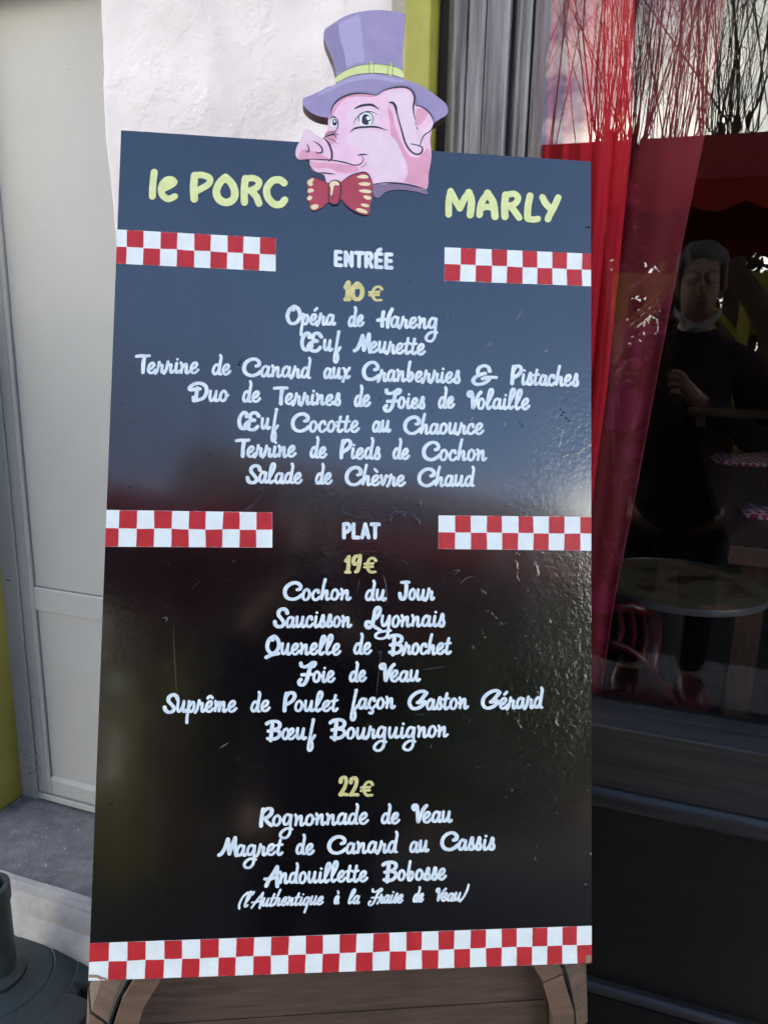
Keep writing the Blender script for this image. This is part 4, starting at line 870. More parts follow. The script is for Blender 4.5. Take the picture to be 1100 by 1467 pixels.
patches('neck_shadow', [[(566,1122),(600,1108),(700,1106),(800,1118),(886,1148),(894,1178),(830,1162),(760,1152),(690,1152),(645,1165),(602,1198),(570,1184)]], .0009, M['mauve'])
slab('bow_tie', [(298,1112),(250,1086),(205,1071),(176,1088),(166,1112),(176,1142),(168,1164),(178,1184),(166,1206),(184,1232),(186,1260),(214,1277),(258,1258),(298,1226),(318,1240),(350,1238),(374,1206),(420,1256),(470,1288),(520,1304),(546,1292),(550,1244),(562,1206),(558,1160),(566,1118),(552,1080),(530,1050),(500,1044),(430,1066),(374,1104),(340,1090)], .0002, .0140, M['bow'], M['cutedge'])
patches('bow_highlight', [[(170,1102),(186,1086),(206,1080),(208,1094),(200,1106),(206,1118),(190,1128),(176,1120)], [(174,1150),(196,1142),(212,1154),(198,1166),(176,1166)], [(170,1196),(186,1186),(202,1196),(190,1212),(174,1212)], [(192,1250),(214,1238),(236,1242),(236,1258),(214,1270),(196,1266)],
  [(470,1072),(500,1060),(530,1062),(540,1078),(510,1082),(480,1078)], [(482,1110),(520,1104),(554,1112),(540,1126),(500,1124),(484,1118)], [(484,1152),(520,1148),(558,1156),(552,1170),(510,1168),(488,1160)], [(510,1188),(534,1186),(558,1196),(548,1210),(522,1206)], [(494,1238),(520,1234),(546,1246),(536,1256),(506,1250)], [(466,1266),(490,1262),(530,1278),(532,1292),(500,1290),(472,1278)],
  [(304,1118),(330,1096),(358,1106),(362,1124),(340,1122),(330,1134),(322,1180),(312,1180),(312,1140)]], .01415, M['cream'])
lines('bow_line', [(a*K, b, c, d) for a, b, c, d in [(1.4,.6,.6,[(300,1110),(330,1092),(366,1102),(374,1140),(370,1190),(356,1232),(328,1238),(304,1222),(298,1160),(302,1112)]), (1.2,.4,.4,[(298,1112),(250,1086),(205,1071),(176,1088)]), (1.4,.4,.4,[(372,1106),(430,1066),(500,1044),(532,1050),(552,1080),(566,1118)]), (1.1,.3,.3,[(322,1140),(326,1180),(322,1215)]), (1.0,.3,.3,[(372,1208),(420,1256),(470,1288),(520,1304)])]], .0143, M['ink'])

# fine scratches in the enamel
M['scratch'] = mat('scratch', (.14, .13, .135), .8, .2)
mb = MB()
def sw(pts, w): stroke(mb, pts, w, lambda x, y, n: bpx(x, y, n), .00045, thin=False, ends=(.2, .2))
for pts, w in [([(549,822),(553,840),(555,866)], 1.0), ([(249,892),(250,930),(252,962),(254,996)], .5), ([(315,1071),(322,1067),(328,1063)], 1.4), ([(233,884),(240,884),(238,890)], 1.6), ([(658,838),(668,829),(680,826)], .8), ([(604,960),(640,955)], .4), ([(546,935),(543,960),(539,1000)], .5), ([(515,830),(512,846)],.5)]: sw(pts, w)
rnd = random.Random(3)
for _ in range(26):
    x = rnd.uniform(150, 840); y = rnd.choice([rnd.uniform(560, 1320), rnd.uniform(760, 1000)]); a = rnd.uniform(0, 3.1); l = rnd.uniform(.3, 1.3)
    sw([(x, y), (x+l*math.cos(a), y+l*math.sin(a))], rnd.uniform(.5, .9))
o = mb.build('scratch_marks', M['scratch'], board, fix=False); orient(o); o['kind'] = 'stuff'
mb = MB()
M['pit'] = mat('paint_pit', (.006, .006, .009), .9, .1)
for x, y, s_ in [(344,517,2.2),(342,521,2.4),(347,514,1.2),(585,403,1.3),(440,410,.8),(352,596,1.6),(644,452,1.2),(806,592,2),(810,600,2.2),(804,596,1.6),(814,604,1.8),(802,588,1.4),(635,556,1),(792,466,1),(744,607,1.6),(747,611,1.6),(680,530,.8),(842,327,2.4),(838,327,1.6),(820,514,1),(300,650,1.4),(340,620,1.2),(228,640,1.2),(395,706,1.8),(375,703,1.6),(186,696,1.8)]:
    stroke(mb, [(x-s_*.6, y), (x+s_*.6, y+s_*.4)], s_, lambda x, y, n: bpx(x, y, n), .00042, thin=False, ends=(.5, .5))
o = mb.build('paint_pits', M['pit'], board, fix=False); orient(o); o['kind'] = 'stuff'

# ================================================================ THE BARREL UNDER THE BOARD
FX = _u; FN = Vector((_n.x, _n.y, 0)); FZ = Vector((0, 0, 1))      # level frame, FN points away from the reader
b0 = bpx(488, 1393)
fo = b0+FN*.075                                # the barrel's front plane
def onfront(px, py, off=0.0):
    d = ray(px, py); p0 = fo+FN*off
    return O+d*((p0-O).dot(FN)/d.dot(FN))
pl, pr_ = onfront(172, 1467), onfront(828, 1467)
bc = onfront(497, 1528)
RB = (pr_-pl).length/2*1.035
barrel = empty('barrel', (bc+FN*.3).xyz*1.0, 'dark oak wine barrel lying on its side and carrying the menu board', 'barrel'); barrel.location.z = .0
cz = bc.z
AX = (FX, FZ, FN)
def ring(name, r0, r1, y0, y1, m, a0=0, a1=360, n=64, parent=barrel, bulge=0):
    mb = MB(); v = []; f = []; closed = abs(a1-a0) >= 360; k = n if closed else n+1
    for i in range(k):
        a = R(a0+(a1-a0)*i/n)
        d = FX*math.cos(a)+FZ*math.sin(a)
        for r, y in ((r0, y0), (r1, y0), (r1+bulge, y1), (r0+bulge, y1)): v.append(bc+d*r+FN*y)
    for i in range(n if closed else n):
        j = (i+1) % k if closed else i+1
        f += [(i*4+q, j*4+q, j*4+(q+1) % 4, i*4+(q+1) % 4) for q in range(4)]
    if not closed: f += [(0, 1, 2, 3), (n*4+3, n*4+2, n*4+1, n*4)]
    mb.add(v, f); return mb.build(name, m, parent, angle=40)
# rim of stave ends, each one its own piece, bulging backwards to the middle of the barrel
NS = 15
rnd = random.Random(11)
for i in range(NS):
    a0 = 360*i/NS+.35; a1 = 360*(i+1)/NS-.35; j = rnd.uniform(-.0015, .0015); yj = rnd.uniform(-.003, .003)
    mb = MB(); v = []; f = []; prof = [(0, 0), (.022, .001), (.040, .032), (.075, .044), (.13, .050), (.20, .052), (.27, .046), (.34, .028), (.40, 0)]
    for s_ in range(len(prof)):
        y, bl = prof[s_]
        for a in (a0, (a0+a1)/2, a1):
            d = FX*math.cos(R(a))+FZ*math.sin(R(a))
            v.append(bc+d*(RB-.029+bl+j)+FN*(y+(yj if s_ == 0 else 0))); v.append(bc+d*(RB+bl+j)+FN*(y+(yj if s_ == 0 else 0)))
    for s_ in range(len(prof)-1):
        o0 = s_*6; o1 = o0+6
        for q in (0, 2): f += [(o0+q, o0+q+2, o1+q+2, o1+q), (o0+q+1, o1+q+1, o1+q+3, o0+q+3)]
        f += [(o0, o1, o1+1, o0+1), (o0+4, o0+5, o1+5, o1+4)]
    f += [(0, 1, 3, 2), (2, 3, 5, 4)]; e = 6*(len(prof)-1); f += [(e, e+2, e+3, e+1), (e+2, e+4, e+5, e+3)]
    mb.add(v, f); mb.build('stave', M['oak'], barrel, angle=35)
ring('hoop_and_gap', RB+.001, RB+.004, .008, .026, M['iron'], bulge=.003)  # dark ring put in as the shaded gap between rim and bulging staves
ring('hoop_and_gap', RB+.049, RB+.053, .125, .155, M['iron'], bulge=.004)
ring('hoop_and_gap', RB+.030, RB+.042, .32, .35, M['iron'], bulge=-.008)
# head boards
rh = RB-.031; nbd = 5
for i in range(nbd):
    z0 = -rh+2*rh*i/nbd+.0008; z1 = -rh+2*rh*(i+1)/nbd-.0008
    lo = []; hi = []
    for q in range(13):
        z = z0+(z1-z0)*q/12; x = math.sqrt(max(0, rh*rh-z*z)); lo.append((-x, z)); hi.append((x, z))
    poly = lo+hi[::-1]; yo = .030+rnd.uniform(-.001, .001); k = len(poly)
    mb = MB(); mb.add([bc+FX*x+FZ*z+FN*yo for x, z in poly]+[bc+FX*x+FZ*z+FN*(yo+.018) for x, z in poly], [tuple(range(k)), tuple(range(2*k-1, k-1, -1))]+[(q, q+k, (q+1) % k+k, (q+1) % k) for q in range(k)])
    mb.build('head_board', M['oak_dark'], barrel)
# hidden prop between board and barrel
mb = MB(); mb.obox(bp(-.03, .02, -TH-.001), BU*.06, BV*.03, -BN*.001+FN*.085); mb.build('bracket', M['iron'], board)
# cradle carrying the barrel
cr0 = empty('barrel_cradle', (bc.x, bc.y, 0), 'wooden cradle under the lying barrel', 'cradle')
for y in (.07, .29):
    mb = MB(); half = RB*.8; h = bc.z-RB*.62; pts = [(-half, 0), (half, 0), (half, h)]
    for q in range(11):
        a = R(-38-104*q/10); rr = RB+.054; pts.append((rr*math.cos(a)*.98, bc.z+rr*math.sin(a)))
    pts.append((-half, h)); k = len(pts)
    mb.add([Vector((bc.x, bc.y, 0))+FX*x+FZ*z+FN*y for x, z in pts]+[Vector((bc.x, bc.y, 0))+FX*x+FZ*z+FN*(y+.05) for x, z in pts], [tuple(range(k)), tuple(range(2*k-1, k-1, -1))]+[(q, q+k, (q+1) % k+k, (q+1) % k) for q in range(k)])
    mb.build('bearer', M['oak'], cr0)

# ================================================================ PARASOL BASE (bottom left)
ZB = .085
c = at_z(-4, 1399, ZB); ro = (at_z(150, 1392, ZB)-c).length; r1 = (at_z(106, 1392, ZB)-c).length; r2 = (at_z(74, 1394, ZB)-c).length; r3 = (at_z(38, 1402, ZB)-c).length
pb = empty('parasol_base', (c.x, c.y, 0), 'round dark green plastic parasol base with a short upright tube', 'parasol base')
NB = 180; na0 = math.atan2((at_z(116, 1408, ZB)-c).y, (at_z(116, 1408, ZB)-c).x)
prof = [(r3*.9, .006), (r3, .006), (r3+.006, .002), (r2-.003, .0), (r2, -.0025), (r2+.003, -.0005), (r1-.004, -.008), (r1, -.0105), (r1+.004, -.0085), (ro-.012, -.020), (ro-.003, -.026), (ro, -.036), (ro+.003, -.080), (r3*.9, -.080)]
v = []; k = len(prof)
for j in range(NB):
    a = 2*math.pi*j/NB; da = abs((a-na0+math.pi) % (2*math.pi)-math.pi)
    for r_, h in prof:
        if da < .075 and r_ > r1+.012: r_ = r1+.012+(r_-r1-.012)*.15            # the carrying notch
        v.append((c.x+r_*math.cos(a), c.y+r_*math.sin(a), ZB+h))
mb = MB(); mb.add(v, [(j*k+i, ((j+1) % NB)*k+i, ((j+1) % NB)*k+(i+1) % k, j*k+(i+1) % k) for j in range(NB) for i in range(k)]); mb.build('disc', M['base'], pb, angle=35)
tw = (at_z(20, 1405, ZB)-c).length*.98
topz = at(2, 1275, c.y).z
mb = MB(); mb.lathe((c.x, c.y, 0), [(r3*.88, ZB+.004), (r3*.9, ZB+.012), (tw+.006, ZB+.016), (tw, ZB+.02), (tw, topz-.035), (tw+.003, topz-.034), (tw+.003, topz-.003), (tw, topz), (tw-.006, topz), (tw-.006, topz-.08), (0, topz-.08)], 48); mb.build('tube', M['base'], pb, angle=40)

# ================================================================ ACROSS THE STREET (seen mirrored in the window)
def wave_strip(mb, xa, xb, y, z_top, z_bot, amp, pitch, th=.004, ph=0):
    n = int((xb-xa)/pitch*10); top = []; bot = []
    for i in range(n+1):
        x = xa+(xb-xa)*i/n; top.append((x, z_top)); bot.append((x, z_bot-amp*abs(math.sin(math.pi*(x-xa)/pitch+ph))))
    v = [(x, y, z) for x, z in top]+[(x, y, z) for x, z in bot]; v += [(x, y-th, z) for x, y_, z in [(a, 0, b) for a, b in top]]+[(x, y-th, z) for x, z in bot]
    m_ = n+1; f = []
    for i in range(n): f += [(i, i+1, m_+i+1, m_+i), (2*m_+i, 3*m_+i, 3*m_+i+1, 2*m_+i+1), (m_+i, m_+i+1, 3*m_+i+1, 3*m_+i)]
    mb.add(v, f)
a = mir(905, 262, 4.3); b = mir(905, 365, 6.6); top = mir(905, 200, 5.3)
ye0, ye1, yr = a.y, b.y, top.y; ze = a.z; zr_ = top.z
def canopy(xa, xb, label):
    t = empty('terrace_canopy', ((xa+xb)/2, yr, 0), label, 'canopy', None)
    xm0, xm1 = xa+.5, xb-.5
    mb = MB(); v = [(xa, ye0, ze), (xb, ye0, ze), (xb, ye1, ze), (xa, ye1, ze), (xa+.02, yr, zr_), (xb-.02, yr, zr_)]
    mb.add(v, [(0, 1, 5, 4), (2, 3, 4, 5), (1, 2, 5), (3, 0, 4)]); o = mb.build('roof_cloth', M['canopy'], t); md = o.modifiers.new('c', 'SOLIDIFY'); md.thickness = .004
    mb = MB(); wave_strip(mb, xa, xb, ye0+.006, ze+.005, ze-.10, .05, .28); mb.build('front_valance', M['canopy'], t)
    mb = MB(); wave_strip(mb, xa, xb, ye1-.002, ze+.005, ze-.10, .05, .28); mb.build('rear_valance', M['canopy'], t)
    mb = MB(); mb.tube([((xa+xb)/2, yr, 0), ((xa+xb)/2, yr, zr_-.01)], .03, 10); mb.build('mast', M['iron'], t)
xs = mir(903, 230, 4.6).x
canopy(xs+.01, xs+3.4, 'red scalloped canopy over the terrace opposite, mirrored at the right of the window')
canopy(xs-3.4, xs-.01, 'red scalloped canopy over the terrace opposite, mirrored behind the curtain and the board')
# yellow timber gazebo behind the canopies
bz = mir(915, 391, 8.4); 
gz = empty('garden_gazebo', (bz.x, bz.y-.8, 0), 'yellow timber gazebo frame behind the red canopies across the street', 'gazebo')
zt_ = bz.z; gx0, gx1 = mir(765, 400, 8.4).x, mir(1150, 400, 8.4).x
def gbox(n_, a_, b_): 
    w = MB(); w.box(a_, b_); return w.build(n_, M['gazebo'], gz)
for y in (bz.y, bz.y-1.9):
    gbox('beam', (gx0, y-.05, zt_-.12), (gx1, y, zt_))
    for px in (770, 885, 1072, 1150):
        x = mir(px, 400, 8.4).x
        gbox('post', (x-.05, y-.06, 0), (x+.05, y+.0-.051, zt_-.13) if False else (x+.05, y-.051+.1, zt_-.121))
        for sg in (-1, 1):
            w = MB(); w.tube([(x+sg*.02, y-.02, zt_-.62), (x+sg*.5, y-.02, zt_-.12)], .03, 4); w.build('brace', M['gazebo'], gz)
for x in np.linspace(gx0, gx1, 9)[::2]:
    gbox('rafter', (x-.03, bz.y-2.1, zt_+.001), (x+.03, bz.y+.2, zt_+.09))
# low picket railing between gazebo posts
px_ = mir(1050, 500, 8.4).x
for i in range(13):
    x = px_-.4+i*.09; gbox('picket', (x-.02, bz.y-.02, .1), (x+.02, bz.y-.0, .95))
gbox('railing', (px_-.45, bz.y+.001, .8), (gx1, bz.y+.03, .86)); gbox('railing', (px_-.45, bz.y+.001, .25), (gx1, bz.y+.03, .31))

# pollarded plane trees
def tree(x, y, seed, nl, label, zk=3.6, hs=4.6, ns=8):
    rnd = random.Random(seed); t = empty('pollarded_tree', (x, y, 0), label, 'tree', 'pollarded trees across the street')
    mb = MB(); lean = rnd.uniform(-.15, .15)
    mb.tube([(x, y, 0), (x+lean*.3, y, 1.0), (x+lean*.6, y+.04, 1.9), (x+lean, y, 2.5)], [.15, .12, .11, .13], 10); mb.build('trunk', M['bark'], t, smooth=True)
    tw = MB(); lm = MB(); bs = Vector((x+lean, y, 2.4))
    for i in range(nl):
        a = 2*math.pi*i/nl+rnd.uniform(-.3, .3); rr = rnd.uniform(.35, 1.2)
        kn = bs+Vector((rr*math.cos(a), rr*math.sin(a)*.8, zk-2.55+rnd.uniform(-.3, .35)))
        m1 = bs.lerp(kn, .5)+Vector((rnd.uniform(-.12, .12)+.1*math.cos(a), .1*math.sin(a), -.12))
        lm.tube([bs-Vector((0, 0, .1)), m1, kn-Vector((0, 0, .12)), kn], [.085, .05, .035, .05], 8)
        for q in range(4):                     # gnarled knob
            d = Vector((rnd.gauss(0, .07), rnd.gauss(0, .07), rnd.gauss(.02, .05))); lm.tube([kn+d-Vector((0, 0, .09)), kn+d, kn+d+Vector((0, 0, .09))], [.015, .035, .012], 7)
        for q in range(ns):
            a2 = rnd.uniform(0, 6.283); sp = abs(rnd.gauss(0, .28)); p = kn+Vector((math.cos(a2)*.09, math.sin(a2)*.09, .03)); L_ = hs*rnd.uniform(.55, 1.0)
            d = Vector((math.cos(a2)*sp, math.sin(a2)*sp, 1)).normalized(); pts = [p]; cv = Vector((rnd.gauss(0, .03), rnd.gauss(0, .03), 0))+Vector((math.cos(a2), math.sin(a2), 0))*.04*-1
            pts.append(p+Vector((math.cos(a2)*.09, math.sin(a2)*.09, .10)))
            for s_ in range(7):
                d = (d+cv+Vector((rnd.gauss(0, .035), rnd.gauss(0, .035), 0))).normalized(); pts.append(pts[-1]+d*L_/7)
            r0 = rnd.uniform(.005, .014); tw.tube(pts, [r0*(1-.86*j/8) for j in range(9)], 4, cap=False)
            for s_ in range(2, 8):
                for _ in range(1 if s_ < 4 else 2):
                    a3 = rnd.uniform(0, 6.283); q0 = pts[s_].lerp(pts[s_+1 if s_ < 8 else s_], rnd.random()); dd = Vector((math.cos(a3), math.sin(a3), rnd.uniform(.5, 1.6))).normalized(); l2 = rnd.uniform(.25, .8)
                    q1 = q0+dd*l2*.5; q2 = q1+(dd+Vector((0, 0, .5))).normalized()*l2*.5; tw.tube([q0, q1, q2], [.0036, .0026, .0012], 3, cap=False)
    lm.build('limb', M['bark'], t, smooth=True)
    o = tw.build('twigs', M['bark'], t, fix=False); o['kind'] = 'stuff'
TY = 2*YG-10.5
for i, (px, Yv, sd, zk) in enumerate([(790, 11.2, 3, 3.75), (895, 11.6, 5, 3.8), (975, 12.6, 8, 3.9), (1070, 9.9, 13, 3.55), (1190, 11.4, 21, 3.8), (620, 11.6, 34, 3.7)]):
    p = mir(px, 300, Yv)
    tree(p.x, p.y, sd, 7, ['pollarded bare tree mirrored behind the curtain, nearest the window frame', 'pollarded bare tree, second from the window frame in the reflection', 'pollarded bare tree standing where the two canopies meet', 'big pollarded bare tree mirrored right of the curtain edge', 'pollarded bare tree at the right end of the row', 'pollarded bare tree at the left end of the row, beyond the frame'][i], zk)

# leaning bare trunk in front of the gazebo
p0 = mir(1040, 375, 7.6); p1 = mir(1075, 420, 7.6); p2 = mir(1110, 480, 7.6)
lt = empty('leaning_tree', (p2.x, p2.y, 0), 'dark leaning tree trunk before the yellow gazebo across the street', 'tree')
mb = MB(); mb.tube([(p2.x+.2, p2.y, 0), p2, p1, p0, p0+(p0-p1)*.7+Vector((0, 0, .02)), p0+(p0-p1)*1.1+Vector((0, 0, .12))], [.16, .13, .11, .09, .05, .015], 10); mb.build('trunk', M['bark'], lt, smooth=True)

# houses opposite and to the right: what the tilted board mirrors
def house(x0_, x1_, y0_, y1_, h, hr, label, m, door_at=None):
    hb = empty('house', ((x0_+x1_)/2, (y0_+y1_)/2, 0), label, 'house')
    w = MB(); w.box((x0_, y0_, 0), (x1_, y1_, h)); w.build('wall', m, hb)
    w = MB(); w.extr([(y0_-.3, h+.001), (y1_+.3, h+.001), ((y0_+y1_)/2, h+hr)], 'x', x0_-.3, x1_+.3); w.build('roof', M['rooft'], hb)
    nx = max(1, int((x1_-x0_)/2.4)); nf = int(h/2.8)
    for f_ in range(nf):
        for i in range(nx):
            xc = x0_+(x1_-x0_)*(i+.5)/nx; zc = 1.1+f_*2.8
            w = MB(); w.box((xc-.5, y1_-.02, zc), (xc+.5, y1_+.03, zc+1.4)); fr0 = w.build('window', M['cream_f'], hb)
            w = MB(); w.box((xc-.43, y1_+.0301, zc+.07), (xc-.02, y1_+.036, zc+1.33)); w.box((xc+.02, y1_+.0301, zc+.07), (xc+.43, y1_+.036, zc+1.33)); w.build('pane', M['pane_d'], fr0)
M['cream_f'] = mat('window_frame_cream', (.45, .42, .36), .5); M['pane_d'] = mat('dark_pane', (.02, .022, .025), .1)
house(3.4, 13.0, -17.5, -9.2, 5.4, 2.6, 'brown rendered house across the street, mirrored dimly in the lower board', M['render'])
M['twig'] = mat('hedge_leaf', (.20, .145, .075), .8, .2, var=.5, vscale=4)
# evergreen between them
def bush(x, y, h, r_, n_, label, name='evergreen_tree', m=None):
    rnd = random.Random(int(x*10+y)); t = empty(name, (x, y, 0), label, 'tree')
    w = MB(); w.tube([(x, y, 0), (x, y, h*.7)], [.14, .06], 8); w.build('trunk', M['bark'], t)
    w = MB()
    for _ in range(n_):
        a = rnd.uniform(0, 6.283); u_ = rnd.random()**.5; z = rnd.uniform(.12, 1)*h; rz = r_*(1-((z/h-.4)/.66)**2 if z/h > .4 else .8+.2*z/h)**.5 if (z/h-.4)/.66 < 1 else .05
        c_ = Vector((x+math.cos(a)*u_*rz, y+math.sin(a)*u_*rz, z)); s_ = rnd.uniform(.05, .12); n1 = Vector((rnd.gauss(0,1), rnd.gauss(0,1), rnd.gauss(0,1))).normalized(); n2 = n1.orthogonal().normalized()
        w.add([c_+n1*s_, c_+n2*s_*.5, c_-n1*s_, c_-n2*s_*.5], [(0, 1, 2, 3)])
    o = w.build('crown', m or M['leaf'], t, fix=False); o['kind'] = 'stuff'
bush(2.9, -7.6, 4.4, 1.3, 9000, 'dense dark evergreen tree at the corner of the house opposite')
bush(5.4, -8.2, 4.6, 1.5, 9000, 'second dark evergreen tree in front of the house opposite')
bush(8.2, -8.2, 4.8, 1.6, 9000, 'dark evergreen tree furthest right in front of the house opposite')
for i, x in enumerate((-4.6, -2.9, -1.3, .3, 1.7)):
    bush(x, -9.4-.3*(i % 2), 3.0+.3*(i % 3), 1.15, 1900, ['leftmost', 'second', 'third', 'fourth', 'rightmost'][i]+' brown thin shrub from the left behind the yellow gazebo', 'shrub', M['twig'])

# ================================================================ THE PHOTOGRAPHER (mirrored in the window)
def skin(name, verts, edges, rad, root, m, parent, sub=2):
    me = bpy.data.meshes.new(name); me.from_pydata([tuple(v) for v in verts], edges, []); me.materials.append(m)
    o = bpy.data.objects.new(name, me); C.objects.link(o)
    md = o.modifiers.new('skin', 'SKIN'); md.use_smooth_shade = True
    if not me.skin_vertices: 
        bpy.context.view_layer.objects.active = o
    for i, r_ in enumerate(rad):
        sv = me.skin_vertices[0].data[i]; sv.radius = r_ if isinstance(r_, tuple) else (r_, r_); sv.use_root = (i == root)
    sb = o.modifiers.new('sub', 'SUBSURF'); sb.levels = sb.render_levels = sub
    o.parent = parent; o.location = -parent.location
    return o
M['skin'] = mat('skin', (.42, .24, .18), .55, .4); M['hair'] = mat('grey_hair', (.16, .15, .14), .7, .3, bump=.6, bscale=150, stretch=(1, 1, .3), var=.4, vscale=60)
M['jumper'] = mat('dark_jumper', (.022, .014, .02), .9, .2); M['trouser'] = mat('dark_trousers', (.015, .016, .022), .9, .2); M['shoe'] = mat('shoe', (.01, .01, .01), .4)
M['mask'] = mat('pale_mask', (.33, .34, .35), .8, .2); M['phone'] = mat('phone_body', (.012, .012, .013), .25, .5); M['eyeb'] = mat('eyeball', (.6, .58, .55), .2, .5)
hc = mir(1003, 402, 2.80)
per = empty('person', (hc.x, hc.y, 0), 'person with grey hair and dark jumper holding up a phone, mirrored in the window', 'person')
cx, cy, cz_ = hc
sh = cz_-.205                                   # shoulder height
V = []; Ed = []; Rd = []
def av(p, r_, par=None):
    V.append(Vector(p)); Rd.append(r_); 
    if par is not None: Ed.append((par, len(V)-1))
    return len(V)-1
pel = av((cx, cy-.04, sh-.52), .13); wst = av((cx, cy-.04, sh-.36), .115, pel); chs = av((cx, cy-.04, sh-.14), .135, wst); nb_ = av((cx, cy-.03, sh-.01), .075, chs)
nk = av((cx, cy-.015, sh+.065), .055, nb_); jw = av((cx, cy+.012, cz_-.095), .055, nk); fc = av((cx, cy+.008, cz_-.035), (.066, .074), jw); cr1 = av((cx, cy-.008, cz_+.035), (.072, .082), fc); cr2 = av((cx, cy-.012, cz_+.085), .050, cr1)
hl = mir(968, 548, 2*YG+.03); hr_ = mir(903, 532, 2*YG+.03)
for sg, hand in ((1, hl), (-1, hr_)):
    s1 = av((cx+sg*.10, cy-.04, sh-.045), .07, chs); s2 = av((cx+sg*.185, cy-.04, sh-.08), .055, s1); el = av((cx+sg*.235, cy+.03, sh-.33), .042, s2)
    wr = av(Vector(hand)+Vector((sg*.06, -.045, -.045)), .026, el); pm = av(Vector(hand)+Vector((sg*.022, -.022, -.012)), .030, wr)
    for q in range(4):
        b0_ = Vector(hand)+Vector((sg*.012, -.010, .030-.020*q)); k1 = av(b0_, .0095, pm); ln = (.9, 1, .95, .75)[q]
        k2 = av(b0_+Vector((-sg*.018*ln, .012, .004)), .0088, k1); k3 = av(b0_+Vector((-sg*.038*ln, .014, .002)), .0080, k2)
    t1 = av(Vector(hand)+Vector((-sg*.004, -.034, .012)), .0115, pm); t2 = av(Vector(hand)+Vector((-sg*.026, -.036, .030)), .0095, t1)
for sg in (1, -1):
    h_ = av((cx+sg*.09, cy-.04, sh-.60), .095, pel); kn_ = av((cx+sg*.10, cy-.02, sh*.5-.28+.2), .062, h_); an = av((cx+sg*.11, cy-.05, .09), .040, kn_); av((cx+sg*.12, cy+.08, .04), .035, an)
skin('body', V, Ed, Rd, pel, M['skin'], per)
# jumper over torso and arms
V = []; Ed = []; Rd = []
a0 = av((cx, cy-.04, sh-.68), .20); a1 = av((cx, cy-.04, sh-.36), .185, a0); a2 = av((cx, cy-.04, sh-.12), .185, a1); a3 = av((cx, cy-.03, sh+.03), .080, a2); av((cx, cy-.022, sh+.062), .068, a3)
for sg, hand in ((1, hl), (-1, hr_)):
    s1 = av((cx+sg*.11, cy-.04, sh-.045), .088, a2); s2 = av((cx+sg*.195, cy-.04, sh-.085), .085, s1); el = av((cx+sg*.25, cy+.03, sh-.33), .066, s2); av(Vector(hand)+Vector((sg*.075, -.055, -.055)), .038, el)
skin('jumper', V, Ed, Rd, a0, M['jumper'], per)
V = []; Ed = []; Rd = []
a0 = av((cx, cy-.04, sh-.56), .16)
for sg in (1, -1):
    h_ = av((cx+sg*.092, cy-.04, sh-.66), .108, a0); kn_ = av((cx+sg*.10, cy-.02, sh*.5-.08), .078, h_); av((cx+sg*.11, cy-.045, .10), .058, kn_)
skin('trousers', V, Ed, Rd, a0, M['trouser'], per)
for sg in (1, -1):
    mb = MB(); mb.tube([(cx+sg*.11, cy-.11, .05), (cx+sg*.112, cy-.03, .06), (cx+sg*.12, cy+.06, .045), (cx+sg*.122, cy+.14, .035)], [.03, .052, .048, .025], 12); mb.build('shoe', M['shoe'], per, smooth=True)
def ball(name, c_, rx, ry, rz, m, parent, n=20, zmin=-1):
    mb = MB(); v = []; f = []
    for i in range(n+1):
        th = math.pi*i/n
        for j in range(n): v.append((c_[0]+rx*math.sin(th)*math.cos(2*math.pi*j/n), c_[1]+ry*math.sin(th)*math.sin(2*math.pi*j/n), c_[2]+rz*max(zmin, math.cos(th))))
    mb.add(v, [(i*n+j, i*n+(j+1) % n, (i+1)*n+(j+1) % n, (i+1)*n+j) for i in range(n) for j in range(n)]); return mb.build(name, m, parent, smooth=True)
hair = ball('hair', (cx, cy-.036, cz_+.050), .082, .086, .080, M['hair'], per, 48, -.6)
for v_ in hair.data.vertices:
    q_ = v_.co; d_ = (q_-Vector((cx, cy-.036, cz_+.05))); k_ = 1+.09*mnoise.noise(q_*38)+.07*mnoise.noise(q_*90); v_.co = Vector((cx, cy-.036, cz_+.05))+d_*k_
for sg in (1, -1):
    ball('ear', (cx+sg*.070, cy, cz_-.01), .012, .018, .030, M['skin'], per, 10); ball('sideburn', (cx+sg*.066, cy-.012, cz_+.03), .014, .045, .045, M['hair'], per, 12)
    ball('eye', (cx+sg*.031, cy+.072, cz_+.006), .012, .010, .008, M['eyeb'], per, 10)
    mb = MB(); mb.tube([(cx+sg*.031+.026*math.cos(a), cy+.092, cz_+.004+.019*math.sin(a)) for a in [6.2832*q/16 for q in range(17)]], .0016, 6); mb.build('spectacle_rim', M['phone'], per)
mb = MB(); mb.tube([(cx, cy+.070, cz_+.010), (cx, cy+.086, cz_-.012), (cx, cy+.100, cz_-.034), (cx, cy+.086, cz_-.042)], [.008, .010, .014, .010], 10); mb.build('nose', M['skin'], per, smooth=True)
M['lip'] = mat('lip', (.30, .11, .10), .5)
mb = MB(); mb.tube([(cx-.024, cy+.074, cz_-.070), (cx, cy+.083, cz_-.068), (cx+.024, cy+.074, cz_-.070)], [.003, .006, .003], 8); mb.build('mouth', M['lip'], per, smooth=True)
mb = MB(); n = 14; v = []
for i in range(n+1):
    a = math.pi*i/n; x = cx+.072*math.cos(a); y = cy+.01+.075*math.sin(a); zz = cz_-.115-.035*math.sin(a)+.028*abs(math.cos(a)); v += [(x, y, zz+.009), (x, y+.004, zz-.010-.012*math.sin(a))]
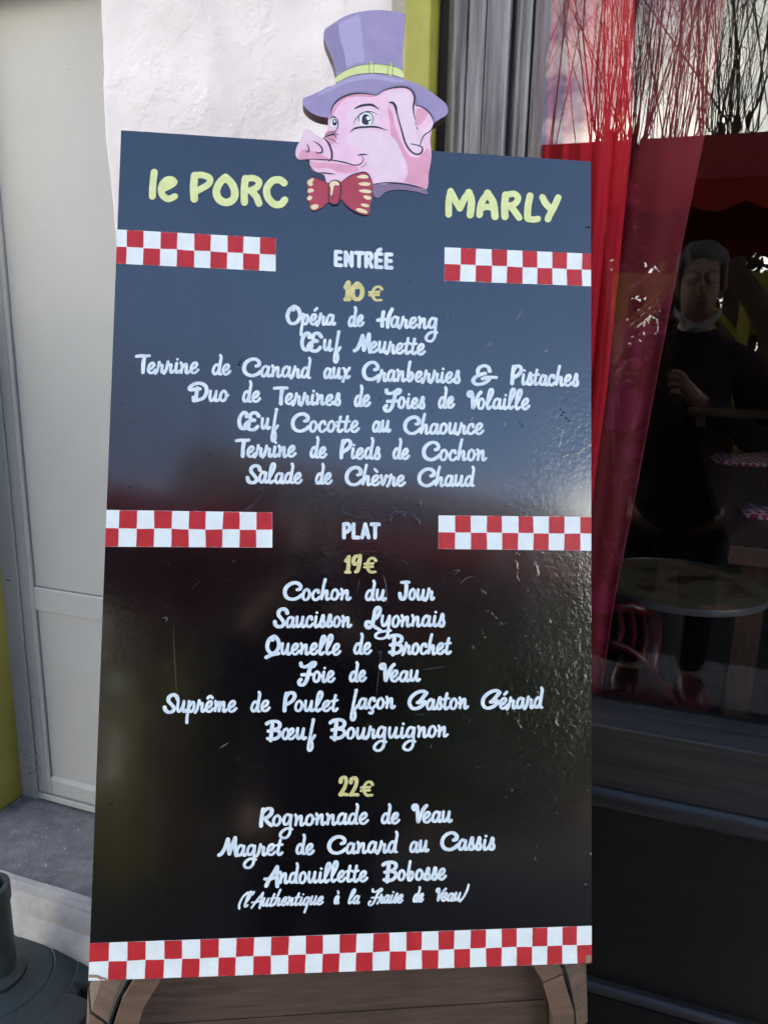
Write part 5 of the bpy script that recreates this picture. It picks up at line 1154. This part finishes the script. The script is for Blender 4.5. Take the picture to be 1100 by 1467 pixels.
mb.add(v, [(2*i, 2*i+2, 2*i+3, 2*i+1) for i in range(n)]); o = mb.build('chin_mask', M['mask'], per, smooth=True, fix=False); md = o.modifiers.new('s', 'SOLIDIFY'); md.thickness = .002
# the phone: its lens is where the picture is taken from
ph = empty('mobile_phone', O-FW*.012-Vector((0, 0, .05)), 'black mobile phone held upright in both hands of the mirrored person', 'phone')
mb = MB(); pc = O-FW*.006
mb.obox(pc-RX*.045+DN*.128, RX*.074, -DN*.146, -FW*.008); mb.build('phone_case', M['phone'], ph, bevel=.003)

# loose grit and crumbs on the doorstep and the paving
rnd = random.Random(5); mb = MB()
for i in range(420):
    on = rnd.random() < .6
    x = rnd.uniform(-1.75, -.95) if on else rnd.uniform(-1.6, .5); y = rnd.uniform(y_edge+.02, YD-.01) if on else rnd.uniform(.2, y_nose-.03); z = STEP_Z if on else .004
    if rnd.random() < .35 and on: y = YD-.012-abs(rnd.gauss(0, .012))
    q = rnd.uniform(.0007, .0026); a = rnd.uniform(0, 3)
    mb.add([(x+q*math.cos(a), y+q*math.sin(a), z), (x+q*math.cos(a+2.1), y+q*math.sin(a+2.1), z), (x+q*math.cos(a+4.2), y+q*math.sin(a+4.2), z), (x, y, z+q*.9)], [(0, 1, 3), (1, 2, 3), (2, 0, 3)])
M['grit'] = mat('grit', (.45, .42, .38), .9, .2, var=.6, vscale=60)
tag(mb.build('grit', M['grit'], fix=False), 'pale grit and crumbs scattered over the grey doorstep and paving', kind='stuff')
# scuffs on the door frame and leaf
M['scuff'] = mat('scuff', (.07, .065, .06), .8, .2)
mb = MB()
for px, py, l in ((40, 1174, .010), (9, 832, .012), (14, 826, .005), (118, 1135, .004), (28, 852, .004), (30, 282, .003), (98, 100, .003)):
    p = at(px, py, YD-.005); mb.box((p.x, YD-.0052, p.z), (p.x+l, YD-.0044, p.z+l*.22))
for _ in range(50):
    x = rnd.uniform(x_fr-.045, x_st-.02); z = STEP_Z+.02+abs(rnd.gauss(0, .12)); l = rnd.uniform(.0008, .004); mb.box((x, YD-.0052, z), (x+l, YD-.0046, z+l*rnd.uniform(.3, 1.4)))
o = mb.build('scuff_marks', M['scuff'], door); o['kind'] = 'stuff'
